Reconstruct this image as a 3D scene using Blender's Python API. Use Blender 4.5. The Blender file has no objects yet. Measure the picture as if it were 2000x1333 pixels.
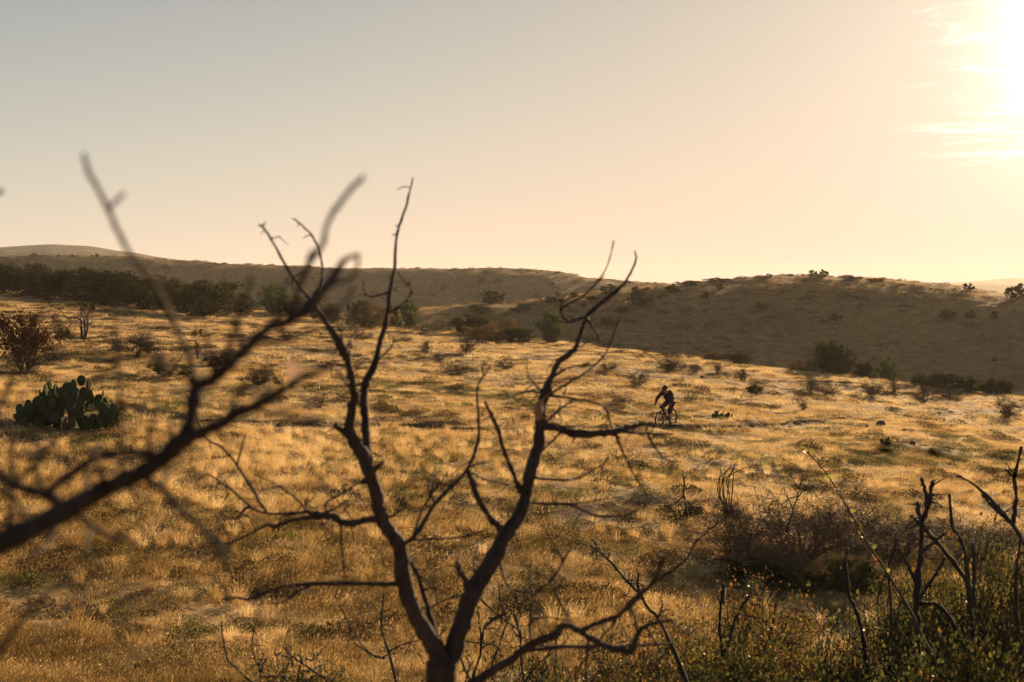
import bpy, math
import numpy as np
from mathutils import Vector, Matrix, Euler

# ------------------------------------------------------------------ camera, sky, sun, exposure
scene = bpy.context.scene
COL = scene.collection
F_PX = 2222.0                      # focal length in photograph pixels (40 mm on 36 mm)
HORIZON = 560.0
PITCH = math.atan((666.5 - HORIZON) / F_PX)
cam_data = bpy.data.cameras.new('camera')
cam_data.lens = 40.0
cam_data.sensor_width = 36.0
cam_data.clip_start = 0.05
cam_data.clip_end = 20000
cam_data.dof.use_dof = True
cam_data.dof.focus_distance = 45.0
cam_data.dof.aperture_fstop = 5.6
cam_data.dof.aperture_blades = 9
cam = bpy.data.objects.new('camera', cam_data)
COL.objects.link(cam)
cam.location = (0, 0, 0)
cam.rotation_euler = (math.pi / 2 - PITCH, 0, 0)
scene.camera = cam

SUN_AZ = math.radians(28.8)        # to the right of the view axis
SUN_EL = math.radians(11.0)
SKY_GAMMA = 0.72
SKY_CEIL = (7.2, 5.15, 3.8)
sun_dir = Vector((math.sin(SUN_AZ) * math.cos(SUN_EL), math.cos(SUN_AZ) * math.cos(SUN_EL), math.sin(SUN_EL)))

world = bpy.data.worlds.new('World')
scene.world = world
world.use_nodes = True
wt = world.node_tree
wt.nodes.clear()
def wn(t, **k):
    n = wt.nodes.new(t)
    for a, b in k.items():
        setattr(n, a, b)
    return n
def wmath(op, a, b=None, clamp=False):
    n = wn('ShaderNodeMath', operation=op, use_clamp=clamp)
    for i, v in enumerate((a, b)):
        if v is None: continue
        if isinstance(v, (int, float)): n.inputs[i].default_value = v
        else: wt.links.new(v, n.inputs[i])
    return n.outputs[0]
w_out = wn('ShaderNodeOutputWorld')
w_bg = wn('ShaderNodeBackground')
w_bg.inputs['Strength'].default_value = 0.059
sky = wn('ShaderNodeTexSky', sky_type='NISHITA')
sky.sun_disc = False
sky.sun_elevation = SUN_EL
sky.sun_rotation = SUN_AZ
sky.altitude = 1200
sky.air_density = 1.0
sky.dust_density = 1.3
sky.ozone_density = 1.0
tint = wn('ShaderNodeMix', data_type='RGBA', blend_type='MULTIPLY')
tint.inputs[0].default_value = 1.0
tint.inputs[7].default_value = (1.80, 1.72, 1.72, 1)
# thin cirrus, drawn on a high plane by direction; it glows where it is near the sun
tc = wn('ShaderNodeTexCoord')
sep = wn('ShaderNodeSeparateXYZ')
wt.links.new(tc.outputs['Generated'], sep.inputs[0])
zz = wmath('MAXIMUM', sep.outputs[2], 0.02)
cx = wmath('DIVIDE', sep.outputs[0], zz)
cy = wmath('DIVIDE', sep.outputs[1], zz)
comb = wn('ShaderNodeCombineXYZ')
wt.links.new(wmath('MULTIPLY', cx, 1.3), comb.inputs[0]); wt.links.new(wmath('MULTIPLY', cy, 1.7), comb.inputs[1])
cn = wn('ShaderNodeTexNoise'); cn.inputs['Scale'].default_value = 1.0; cn.inputs['Detail'].default_value = 9; cn.inputs['Roughness'].default_value = 0.72; cn.inputs['Distortion'].default_value = 1.2
wt.links.new(comb.outputs[0], cn.inputs['Vector'])
cr = wn('ShaderNodeMapRange', interpolation_type='SMOOTHSTEP'); cr.inputs[1].default_value = 0.50; cr.inputs[2].default_value = 0.74
wt.links.new(cn.outputs[0], cr.inputs[0])
dot = wn('ShaderNodeVectorMath', operation='DOT_PRODUCT')
wt.links.new(tc.outputs['Generated'], dot.inputs[0]); dot.inputs[1].default_value = sun_dir
dcl = wmath('MAXIMUM', dot.outputs['Value'], 0.0)
glow = wmath('ADD', wmath('MULTIPLY', wmath('POWER', dcl, 260.0), 14.0), wmath('ADD', wmath('MULTIPLY', wmath('POWER', dcl, 60.0), 3.5), wmath('POWER', dcl, 6.0)))
# the aureole round the sun: dust and cirrus scattering forward
aur = wmath('ADD', wmath('MULTIPLY', wmath('POWER', dcl, 420.0), 1.8), wmath('MULTIPLY', wmath('POWER', dcl, 130.0), 0.12))
# the cirrus bank begins a little short of the sun's azimuth and goes on to the right of it
bank = wn('ShaderNodeMapRange', interpolation_type='SMOOTHSTEP'); bank.inputs[1].default_value = 0.31; bank.inputs[2].default_value = 0.42
wt.links.new(wmath('DIVIDE', sep.outputs[0], wmath('MAXIMUM', wmath('ABSOLUTE', sep.outputs[1]), 0.05)), bank.inputs[0])
up = wn('ShaderNodeMapRange', interpolation_type='SMOOTHSTEP'); up.inputs[1].default_value = 0.07; up.inputs[2].default_value = 0.13
wt.links.new(sep.outputs[2], up.inputs[0])
cl = wmath('MAXIMUM', dot.outputs['Value'], 0.0)
glow = wmath('ADD', wmath('MULTIPLY', wmath('POWER', dcl, 260.0), 14.0), wmath('ADD', wmath('MULTIPLY', wmath('POWER', dcl, 60.0), 3.5), wmath('POWER', dcl, 6.0)))
# the aureole round the sun: dust and cirrus scattering forward
aur = wmath('ADD', wmath('MULTIPLY', wmath('POWER', dcl, 420.0), 26.0), wmath('MULTIPLY', wmath('POWER', dcl, 45.0), 2.2))
cl = wmath('MULTIPLY', wmath('MULTIPLY', wmath('MULTIPLY', cr.outputs[0], wmath('MULTIPLY', bank.outputs[0], up.outputs[0])), glow), 2.3)
cc = wn('ShaderNodeVectorMath', operation='SCALE'); cc.inputs[0].default_value = (1.0, 0.9, 0.72); wt.links.new(cl, cc.inputs['Scale'])
ac = wn('ShaderNodeVectorMath', operation='SCALE'); ac.inputs[0].default_value = (1.0, 0.86, 0.64); wt.links.new(aur, ac.inputs['Scale'])
# the brightness of the sky is rolled off towards the sun
roll = wn('ShaderNodeGamma'); wt.links.new(sky.outputs[0], roll.inputs[0]); roll.inputs[1].default_value = SKY_GAMMA
kn = wn('ShaderNodeVectorMath', operation='SCALE'); wt.links.new(roll.outputs[0], kn.inputs[0]); kn.inputs['Scale'].default_value = 0.37
kp = wn('ShaderNodeVectorMath', operation='ADD'); wt.links.new(kn.outputs[0], kp.inputs[0]); kp.inputs[1].default_value = (1, 1, 1)
kd = wn('ShaderNodeVectorMath', operation='DIVIDE'); wt.links.new(roll.outputs[0], kd.inputs[0]); wt.links.new(kp.outputs[0], kd.inputs[1])
wt.links.new(kd.outputs[0], tint.inputs[6])
# a layer of warm dust lies along the whole horizon
lay_ = wmath('MULTIPLY', wmath('POWER', wmath('SUBTRACT', 1.0, wmath('ABSOLUTE', sep.outputs[2])), 6.0), wmath('MULTIPLY', wmath('ADD', 0.06, wmath('POWER', wmath('MULTIPLY', wmath('ADD', dot.outputs['Value'], 1.0), 0.5), 2.0)), 5.0))
dust = wn('ShaderNodeVectorMath', operation='SCALE'); dust.inputs[0].default_value = (1.07, 1.03, 0.88); wt.links.new(lay_, dust.inputs['Scale'])
add0 = wn('ShaderNodeVectorMath', operation='ADD'); wt.links.new(tint.outputs[2], add0.inputs[0]); wt.links.new(dust.outputs[0], add0.inputs[1])
# broad warm lobe of forward-scattered light, then a soft ceiling on the clear sky
lobe = wn('ShaderNodeVectorMath', operation='SCALE'); lobe.inputs[0].default_value = (1.0, 0.60, 0.16); wt.links.new(wmath('MULTIPLY', wmath('POWER', dcl, 7.0), 1.3), lobe.inputs['Scale'])
addl = wn('ShaderNodeVectorMath', operation='ADD'); wt.links.new(add0.outputs[0], addl.inputs[0]); wt.links.new(lobe.outputs[0], addl.inputs[1])
sp = wn('ShaderNodeSeparateXYZ'); wt.links.new(addl.outputs[0], sp.inputs[0]); cb = wn('ShaderNodeCombineXYZ')
for ch, lim in enumerate(SKY_CEIL):
    r_ = wmath('POWER', wmath('DIVIDE', sp.outputs[ch], lim), 5.0)
    wt.links.new(wmath('DIVIDE', sp.outputs[ch], wmath('POWER', wmath('ADD', r_, 1.0), 0.2)), cb.inputs[ch])
add1 = wn('ShaderNodeVectorMath', operation='ADD'); wt.links.new(cb.outputs[0], add1.inputs[0]); wt.links.new(cc.outputs[0], add1.inputs[1])
add2 = wn('ShaderNodeVectorMath', operation='ADD'); wt.links.new(add1.outputs[0], add2.inputs[0]); wt.links.new(ac.outputs[0], add2.inputs[1])
wt.links.new(add2.outputs[0], w_bg.inputs['Color'])
wt.links.new(w_bg.outputs[0], w_out.inputs['Surface'])

sun_data = bpy.data.lights.new('sun', 'SUN')
sun_data.energy = 5.0
sun_data.angle = math.radians(0.6)
sun_data.color = (1.0, 0.68, 0.36)
sun = bpy.data.objects.new('sun', sun_data)
COL.objects.link(sun)
sun.rotation_euler = sun_dir.to_track_quat('Z', 'Y').to_euler()
sun.location = sun_dir * 30

scene.view_settings.view_transform = 'Standard'
scene.view_settings.look = 'None'
scene.view_settings.gamma = 1.0
scene.view_settings.use_curve_mapping = False
scene.view_settings.exposure = 1.27
cy_ = scene.cycles
cy_.use_denoising = True
cy_.max_bounces = 6
cy_.diffuse_bounces = 3
cy_.glossy_bounces = 2
cy_.transmission_bounces = 3
cy_.volume_bounces = 0
cy_.transparent_max_bounces = 8
cy_.caustics_reflective = False
cy_.caustics_refractive = False
try:
    cy_.denoising_prefilter = 'ACCURATE'
except Exception:
    pass

# ------------------------------------------------------------------ helpers
def rng(seed):
    return np.random.default_rng(seed)

def pix(px, py, Y):
    """a photograph pixel at forward depth Y -> world point"""
    cxx = (np.asarray(px, float) - 1000.0) / F_PX
    cu = (666.5 - np.asarray(py, float)) / F_PX
    y = math.cos(PITCH) + math.sin(PITCH) * cu
    z = -math.sin(PITCH) + math.cos(PITCH) * cu
    s = np.asarray(Y, float) / y
    return np.stack(np.broadcast_arrays(cxx * s, y * s, z * s), -1)

_LAT = rng(7).random((256, 256))
def vnoise(x, y):
    xi = np.floor(x).astype(int); yi = np.floor(y).astype(int)
    fx = x - xi; fy = y - yi
    fx = fx * fx * (3 - 2 * fx); fy = fy * fy * (3 - 2 * fy)
    a = _LAT[xi & 255, yi & 255]; b = _LAT[(xi + 1) & 255, yi & 255]
    c = _LAT[xi & 255, (yi + 1) & 255]; d = _LAT[(xi + 1) & 255, (yi + 1) & 255]
    return (a * (1 - fx) + b * fx) * (1 - fy) + (c * (1 - fx) + d * fx) * fy
def fbm(x, y, o=4):
    s = 0; a = 0.5; t = 0
    for i in range(o):
        s = s + a * vnoise(x * 2 ** i + 17.3 * i, y * 2 ** i + 5.1 * i); t += a; a *= 0.5
    return s / t - 0.5

class MB:
    """collects tubes, sheets and solids into one mesh"""
    def __init__(self):
        self.V = []; self.F = []; self.C = []; self.M = []; self.n = 0
    def add(self, V, F, col=None, mat=0):
        V = np.asarray(V, float).reshape(-1, 3); F = np.asarray(F, int)
        self.V.append(V); self.F.append(F + self.n); self.n += len(V)
        self.C.append(np.tile(np.array(col if col is not None else (1, 1, 1), float), (len(V), 1)) if np.ndim(col) < 2 else np.asarray(col, float))
        self.M.append(np.full(len(F), mat))
    def tube(self, P, R, n=6, col=None, mat=0, cap=True):
        P = np.asarray(P, float); R = np.broadcast_to(np.asarray(R, float), (len(P),))
        T = np.gradient(P, axis=0); T /= np.linalg.norm(T, axis=1, keepdims=True) + 1e-12
        m = np.abs(T).mean(0); ref = np.zeros(3); ref[np.argmin(m)] = 1
        A = np.cross(T, ref); A /= np.linalg.norm(A, axis=1, keepdims=True) + 1e-12
        B = np.cross(T, A)
        ang = np.arange(n) * 2 * math.pi / n
        ring = P[:, None] + R[:, None, None] * (np.cos(ang)[None, :, None] * A[:, None] + np.sin(ang)[None, :, None] * B[:, None])
        k = len(P); i = np.arange(k - 1)[:, None] * n; j = np.arange(n)[None]
        q = np.stack([i + j, i + (j + 1) % n, i + n + (j + 1) % n, i + n + j], -1).reshape(-1, 4)
        V = ring.reshape(-1, 3)
        self.add(V, q, col, mat)
        if cap:
            base = self.n - len(V)
            for r, fl in ((0, True), (k - 1, False)):
                c = np.array([P[r] - T[r] * R[r] * 0.3 if r == 0 else P[r] + T[r] * R[r] * 0.4])
                self.add(c, np.zeros((0, 3), int), col, mat)
                ci = self.n - 1
                a = base + r * n + np.arange(n); b = base + r * n + (np.arange(n) + 1) % n
                t = np.stack([np.full(n, ci), b, a] if fl else [np.full(n, ci), a, b], -1)
                self.F.append(t); self.M.append(np.full(n, mat))
    def box(self, c, s, rot=None, mat=0):
        v = np.array([[x, y, z] for x in (-.5, .5) for y in (-.5, .5) for z in (-.5, .5)]) * s
        if rot is not None: v = v @ np.array(rot.to_matrix()).T
        f = np.array([[0, 1, 3, 2], [4, 6, 7, 5], [0, 4, 5, 1], [2, 3, 7, 6], [0, 2, 6, 4], [1, 5, 7, 3]])
        self.add(v + np.array(c), f, None, mat)
    def mesh(self, name, mats, smooth=False, color=False):
        V = np.concatenate(self.V); me = bpy.data.meshes.new(name)
        Fs = [f for f in self.F if len(f)]; Ms = [m for f, m in zip(self.F, self.M) if len(f)]
        loops = np.concatenate([f.ravel() for f in Fs])
        tot = np.concatenate([np.full(len(f), f.shape[1]) for f in Fs])
        start = np.concatenate([[0], np.cumsum(tot)[:-1]])
        me.vertices.add(len(V)); me.vertices.foreach_set('co', V.astype(np.float32).ravel())
        me.loops.add(len(loops)); me.loops.foreach_set('vertex_index', loops.astype(np.int32))
        me.polygons.add(len(tot)); me.polygons.foreach_set('loop_start', start.astype(np.int32))
        me.polygons.foreach_set('loop_total', tot.astype(np.int32))
        me.polygons.foreach_set('material_index', np.concatenate(Ms).astype(np.int32))
        me.polygons.foreach_set('use_smooth', np.full(len(tot), smooth))
        if color:
            C = np.concatenate(self.C); ca = me.color_attributes.new('tone', 'FLOAT_COLOR', 'POINT')
            ca.data.foreach_set('color', np.concatenate([C, np.ones((len(C), 1))], 1).astype(np.float32).ravel())
        for m in (mats if isinstance(mats, (list, tuple)) else [mats]): me.materials.append(m)
        me.update(calc_edges=True); me.validate()
        return me

def link(name, data, parent=None, loc=None):
    o = bpy.data.objects.new(name, data); COL.objects.link(o)
    if parent is not None: o.parent = parent
    if loc is not None: o.location = loc
    return o
def tag(o, label=None, category=None, group=None, kind=None):
    for k, v in (('label', label), ('category', category), ('group', group), ('kind', kind)):
        if v: o[k] = v
    return o
def empty(name, loc=(0, 0, 0), rz=0.0):
    o = link(name, None, None, loc); o.empty_display_size = 0.1; o.rotation_euler = (0, 0, rz); return o

def catmull(P, per=6):
    P = np.asarray(P, float)
    if len(P) < 3:
        t = np.linspace(0, 1, per * (len(P) - 1) + 1)[:, None]; return P[0] * (1 - t) + P[-1] * t
    Q = np.vstack([2 * P[0] - P[1], P, 2 * P[-1] - P[-2]]); out = []
    for i in range(1, len(Q) - 2):
        t = np.linspace(0, 1, per, endpoint=False)[:, None]
        a, b, c, d = Q[i - 1:i + 3]
        out.append(0.5 * (2 * b + (c - a) * t + (2 * a - 5 * b + 4 * c - d) * t ** 2 + (3 * b - a - 3 * c + d) * t ** 3))
    out.append(P[-1:]); return np.vstack(out)

# ------------------------------------------------------------------ materials
def new_mat(name):
    m = bpy.data.materials.new(name); m.use_nodes = True; nt = m.node_tree; nt.nodes.clear()
    out = nt.nodes.new('ShaderNodeOutputMaterial'); return m, nt, out
def nd(nt, t, **k):
    n = nt.nodes.new(t)
    for a, b in k.items(): setattr(n, a, b)
    return n
def ramp(nt, fac, stops):
    r = nd(nt, 'ShaderNodeValToRGB'); nt.links.new(fac, r.inputs[0])
    e = r.color_ramp.elements
    while len(e) < len(stops): e.new(0.5)
    for el, (p, c) in zip(e, stops): el.position = p; el.color = (*c, 1)
    return r.outputs[0]
def noise(nt, scale, detail=4, rough=0.55, vec=None, dist=0.0):
    n = nd(nt, 'ShaderNodeTexNoise'); n.inputs['Scale'].default_value = scale; n.inputs['Detail'].default_value = detail
    n.inputs['Roughness'].default_value = rough; n.inputs['Distortion'].default_value = dist
    if vec is not None: nt.links.new(vec, n.inputs['Vector'])
    return n.outputs[0]
def pos(nt, scale=(1, 1, 1)):
    g = nd(nt, 'ShaderNodeNewGeometry'); m = nd(nt, 'ShaderNodeVectorMath', operation='MULTIPLY')
    nt.links.new(g.outputs['Position'], m.inputs[0]); m.inputs[1].default_value = scale; return m.outputs[0]
def mixc(nt, fac, a, b, mode='MIX'):
    n = nd(nt, 'ShaderNodeMix', data_type='RGBA', blend_type=mode)
    for i, v in ((0, fac), (6, a), (7, b)):
        if isinstance(v, (int, float)): n.inputs[i].default_value = v
        elif isinstance(v, tuple): n.inputs[i].default_value = (*v, 1)
        else: nt.links.new(v, n.inputs[i])
    return n.outputs[2]

def plain(name, col, rough=0.6, var=0.25, scale=30, bump=0.0, metallic=0.0, spec=0.3):
    m, nt, out = new_mat(name)
    b = nd(nt, 'ShaderNodeBsdfPrincipled'); b.inputs['Roughness'].default_value = rough; b.inputs['Metallic'].default_value = metallic
    b.inputs['Specular IOR Level'].default_value = spec
    tcn = nd(nt, 'ShaderNodeTexCoord')
    n = noise(nt, scale, 5, 0.6, tcn.outputs['Object'])
    c = ramp(nt, n, [(0.3, tuple(x * (1 - var) for x in col)), (0.7, tuple(min(1, x * (1 + var)) for x in col))])
    nt.links.new(c, b.inputs['Base Color'])
    if bump:
        bp = nd(nt, 'ShaderNodeBump'); bp.inputs['Strength'].default_value = bump; bp.inputs['Distance'].default_value = 0.01
        nt.links.new(n, bp.inputs['Height']); nt.links.new(bp.outputs[0], b.inputs['Normal'])
    nt.links.new(b.outputs[0], out.inputs[0]); return m

def leafy(name, stops, trans=0.45, pscale=0.25, use_tone=False, rough_gloss=0.0):
    """thin plant tissue: diffuse and translucent, toned per plant, per patch and per blade"""
    m, nt, out = new_mat(name)
    oi = nd(nt, 'ShaderNodeObjectInfo')
    n = noise(nt, pscale, 4, 0.6, pos(nt))
    ad = nd(nt, 'ShaderNodeMath', operation='MULTIPLY_ADD'); nt.links.new(oi.outputs['Random'], ad.inputs[0]); ad.inputs[1].default_value = 0.45; ad.inputs[2].default_value = -0.225
    ad2 = nd(nt, 'ShaderNodeMath', operation='ADD'); nt.links.new(n, ad2.inputs[0]); nt.links.new(ad.outputs[0], ad2.inputs[1])
    c = ramp(nt, ad2.outputs[0], stops)
    if use_tone:
        at = nd(nt, 'ShaderNodeAttribute', attribute_name='tone'); c = mixc(nt, 1.0, c, at.outputs['Color'], 'MULTIPLY')
    d = nd(nt, 'ShaderNodeBsdfDiffuse'); t = nd(nt, 'ShaderNodeBsdfTranslucent'); nt.links.new(c, d.inputs[0]); nt.links.new(c, t.inputs[0])
    mx = nd(nt, 'ShaderNodeMixShader'); mx.inputs[0].default_value = trans
    nt.links.new(d.outputs[0], mx.inputs[1]); nt.links.new(t.outputs[0], mx.inputs[2])
    sh = mx.outputs[0]
    if rough_gloss:
        g = nd(nt, 'ShaderNodeBsdfGlossy'); g.inputs['Roughness'].default_value = 0.35; g.inputs['Color'].default_value = (0.9, 0.85, 0.7, 1)
        m2 = nd(nt, 'ShaderNodeMixShader'); m2.inputs[0].default_value = rough_gloss
        nt.links.new(sh, m2.inputs[1]); nt.links.new(g.outputs[0], m2.inputs[2]); sh = m2.outputs[0]
    nt.links.new(sh, out.inputs[0]); return m

def ground_mat(name, kind):
    m, nt, out = new_mat(name)
    b = nd(nt, 'ShaderNodeBsdfPrincipled'); b.inputs['Roughness'].default_value = 0.95; b.inputs['Specular IOR Level'].default_value = 0.1
    p = pos(nt)
    if kind == 'field':
        n1 = noise(nt, 0.35, 6, 0.62, p); n2 = noise(nt, 4.0, 5, 0.6, p)
        straw = ramp(nt, n2, [(0.25, (0.18, 0.11, 0.045)), (0.5, (0.36, 0.235, 0.10)), (0.75, (0.50, 0.36, 0.17))])
        soil = ramp(nt, n2, [(0.3, (0.07, 0.042, 0.022)), (0.7, (0.16, 0.10, 0.055))])
        f = ramp(nt, n1, [(0.38, (0, 0, 0)), (0.56, (1, 1, 1))])
        c = mixc(nt, f, soil, straw); hb = n2
        bs, bd = 0.9, 0.08
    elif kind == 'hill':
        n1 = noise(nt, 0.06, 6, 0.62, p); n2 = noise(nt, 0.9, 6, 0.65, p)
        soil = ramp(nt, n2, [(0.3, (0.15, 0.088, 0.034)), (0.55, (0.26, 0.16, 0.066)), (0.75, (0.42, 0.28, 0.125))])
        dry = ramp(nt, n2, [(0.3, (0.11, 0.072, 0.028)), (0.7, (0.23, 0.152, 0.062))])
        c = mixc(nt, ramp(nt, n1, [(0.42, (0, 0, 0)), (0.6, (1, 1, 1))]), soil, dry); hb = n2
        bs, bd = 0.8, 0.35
    else:
        n1 = noise(nt, 0.012, 6, 0.65, p); n2 = noise(nt, 0.07, 5, 0.6, p)
        c = ramp(nt, n2, [(0.35, (0.07, 0.065, 0.04)), (0.65, (0.2, 0.16, 0.1))]); hb = n1
        bs, bd = 0.5, 3.0
    nt.links.new(c, b.inputs['Base Color'])
    bp = nd(nt, 'ShaderNodeBump'); bp.inputs['Strength'].default_value = bs; bp.inputs['Distance'].default_value = bd
    nt.links.new(hb, bp.inputs['Height']); nt.links.new(bp.outputs[0], b.inputs['Normal'])
    nt.links.new(b.outputs[0], out.inputs[0]); return m

def bark_mat(name, dark, light, scale=40.0):
    m, nt, out = new_mat(name)
    b = nd(nt, 'ShaderNodeBsdfPrincipled'); b.inputs['Roughness'].default_value = 0.85; b.inputs['Specular IOR Level'].default_value = 0.25
    p = pos(nt, (1, 1, 0.35)); n1 = noise(nt, scale, 6, 0.65, p, 0.4); n2 = noise(nt, scale * 0.18, 3, 0.5, p)
    c = ramp(nt, n1, [(0.32, dark), (0.68, light)])
    c = mixc(nt, ramp(nt, n2, [(0.5, (0, 0, 0)), (0.7, (0.6, 0.6, 0.6))]), c, tuple(x * 1.35 for x in light))
    nt.links.new(c, b.inputs['Base Color'])
    bp = nd(nt, 'ShaderNodeBump'); bp.inputs['Strength'].default_value = 0.7; bp.inputs['Distance'].default_value = 0.006
    nt.links.new(n1, bp.inputs['Height']); nt.links.new(bp.outputs[0], b.inputs['Normal'])
    nt.links.new(b.outputs[0], out.inputs[0]); return m

M = {}
M['field'] = ground_mat('dry_grass_ground', 'field')
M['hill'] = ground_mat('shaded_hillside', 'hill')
M['far'] = ground_mat('far_hills', 'far')
M['path'] = plain('trail_dirt_with_shade', (0.085, 0.055, 0.032), 0.95, 0.4, 3.0, 0.5, spec=0.1)  # trail dirt, darkened so its colour also carries the cut bank's shade
M['grass'] = leafy('golden_grass', [(0.24, (0.26, 0.165, 0.06)), (0.42, (0.53, 0.36, 0.15)), (0.6, (0.70, 0.51, 0.245)), (0.8, (0.84, 0.67, 0.39))], 0.5, 0.22, True)
M['short'] = leafy('short_dry_grass', [(0.20, (0.20, 0.13, 0.045)), (0.36, (0.53, 0.355, 0.145)), (0.54, (0.74, 0.54, 0.26)), (0.8, (0.86, 0.68, 0.39))], 0.5, 0.16, True)
M['nearturf'] = leafy('weedy_turf', [(0.24, (0.13, 0.092, 0.032)), (0.42, (0.29, 0.19, 0.074)), (0.6, (0.49, 0.335, 0.14)), (0.8, (0.70, 0.51, 0.25))], 0.5, 0.5, True)
M['herb'] = leafy('green_herbs', [(0.3, (0.10, 0.105, 0.035)), (0.7, (0.20, 0.19, 0.07))], 0.4, 0.5, True)
M['olive'] = leafy('olive_foliage', [(0.3, (0.026, 0.030, 0.010)), (0.7, (0.064, 0.062, 0.020))], 0.35, 0.4, True)
M['green'] = leafy('juniper_foliage', [(0.3, (0.05, 0.075, 0.022)), (0.7, (0.10, 0.13, 0.04))], 0.35, 0.4, True)
M['brown'] = leafy('brown_foliage', [(0.3, (0.09, 0.065, 0.03)), (0.7, (0.17, 0.12, 0.055))], 0.35, 0.4, True)
M['rust'] = leafy('rust_foliage', [(0.3, (0.045, 0.020, 0.011)), (0.7, (0.095, 0.040, 0.018))], 0.4, 0.4, True)
M['leaf'] = leafy('currant_leaves', [(0.3, (0.75, 0.75, 0.75)), (0.7, (1.1, 1.1, 1.1))], 0.5, 2.0, True, 0.05)
M['twig'] = bark_mat('grey_twigs', (0.03, 0.021, 0.015), (0.075, 0.053, 0.037), 60)
M['twigred'] = bark_mat('reddish_twigs', (0.06, 0.032, 0.02), (0.13, 0.072, 0.042), 60)
M['bark'] = bark_mat('tree_bark', (0.014, 0.011, 0.010), (0.055, 0.041, 0.036), 70)
M['char'] = bark_mat('charred_wood', (0.012, 0.011, 0.010), (0.045, 0.038, 0.033), 70)
M['wood'] = bark_mat('peeled_wood', (0.20, 0.12, 0.065), (0.36, 0.23, 0.13), 90)
M['rock'] = plain('basalt_rock', (0.075, 0.055, 0.04), 0.9, 0.4, 9, 0.8, spec=0.2)
# ------------------------------------------------------------------ terrain
_UU = (np.array([-600, -200, 0, 200, 450, 700, 1000, 1100, 1270, 1550, 1700, 1850, 2000, 2300, 2700]) - 1000) / F_PX
_CR = np.array([150, 150, 148, 145, 140, 122, 124, 120, 113, 103, 97, 92, 90, 88, 88.])
_HX = (np.array([-600, 300, 500, 700, 800, 900, 1000, 1100, 1200, 1300, 1400, 1500, 1600, 1700, 1800, 1900, 2000, 2200, 2700]) - 1000) / F_PX
_HY = np.array([640, 640, 628, 612, 603, 597, 590, 580, 568, 558, 548, 540, 540.5, 545, 552, 564, 578, 600, 620.])
_HD = np.array([175, 175, 175, 176, 180, 184, 188, 192, 196, 198, 200, 200, 200, 198, 194, 188, 182, 175, 175.])
_RX = (np.array([-600, -200, 100, 250, 430, 700, 900, 1040, 1100, 1150, 1200, 1300, 1400, 1700, 2700]) - 1000) / F_PX
_RY = np.array([512, 505, 500, 502, 515, 525, 526, 527, 533, 545, 549, 556, 565, 585, 600.])
_FX = (np.array([-700, -200, 0, 100, 170, 250, 350, 600, 1000, 1500, 1750, 1830, 1900, 1960, 2050, 2200, 2700]) - 1000) / F_PX
_FY = np.array([520, 492, 485, 480, 485, 496, 512, 530, 545, 565, 562, 554, 551, 552, 553, 556, 570.])
_GX = (np.array([-700, 1000, 1800, 1900, 1970, 2030, 2150, 2700]) - 1000) / F_PX
_GY = np.array([545, 552, 556, 553, 546, 547, 553, 560.])

PATH_PX = [(-260, 782), (-60, 790), (120, 795), (260, 801), (340, 808), (460, 817), (620, 825), (800, 829), (960, 832), (1120, 832), (1240, 830), (1310, 829), (1400, 829.5), (1500, 828), (1580, 822), (1660, 812), (1740, 806), (1850, 803), (2000, 801), (2150, 800)]

def smoothstep(t):
    t = np.clip(t, 0, 1); return t * t * (3 - 2 * t)

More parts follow.
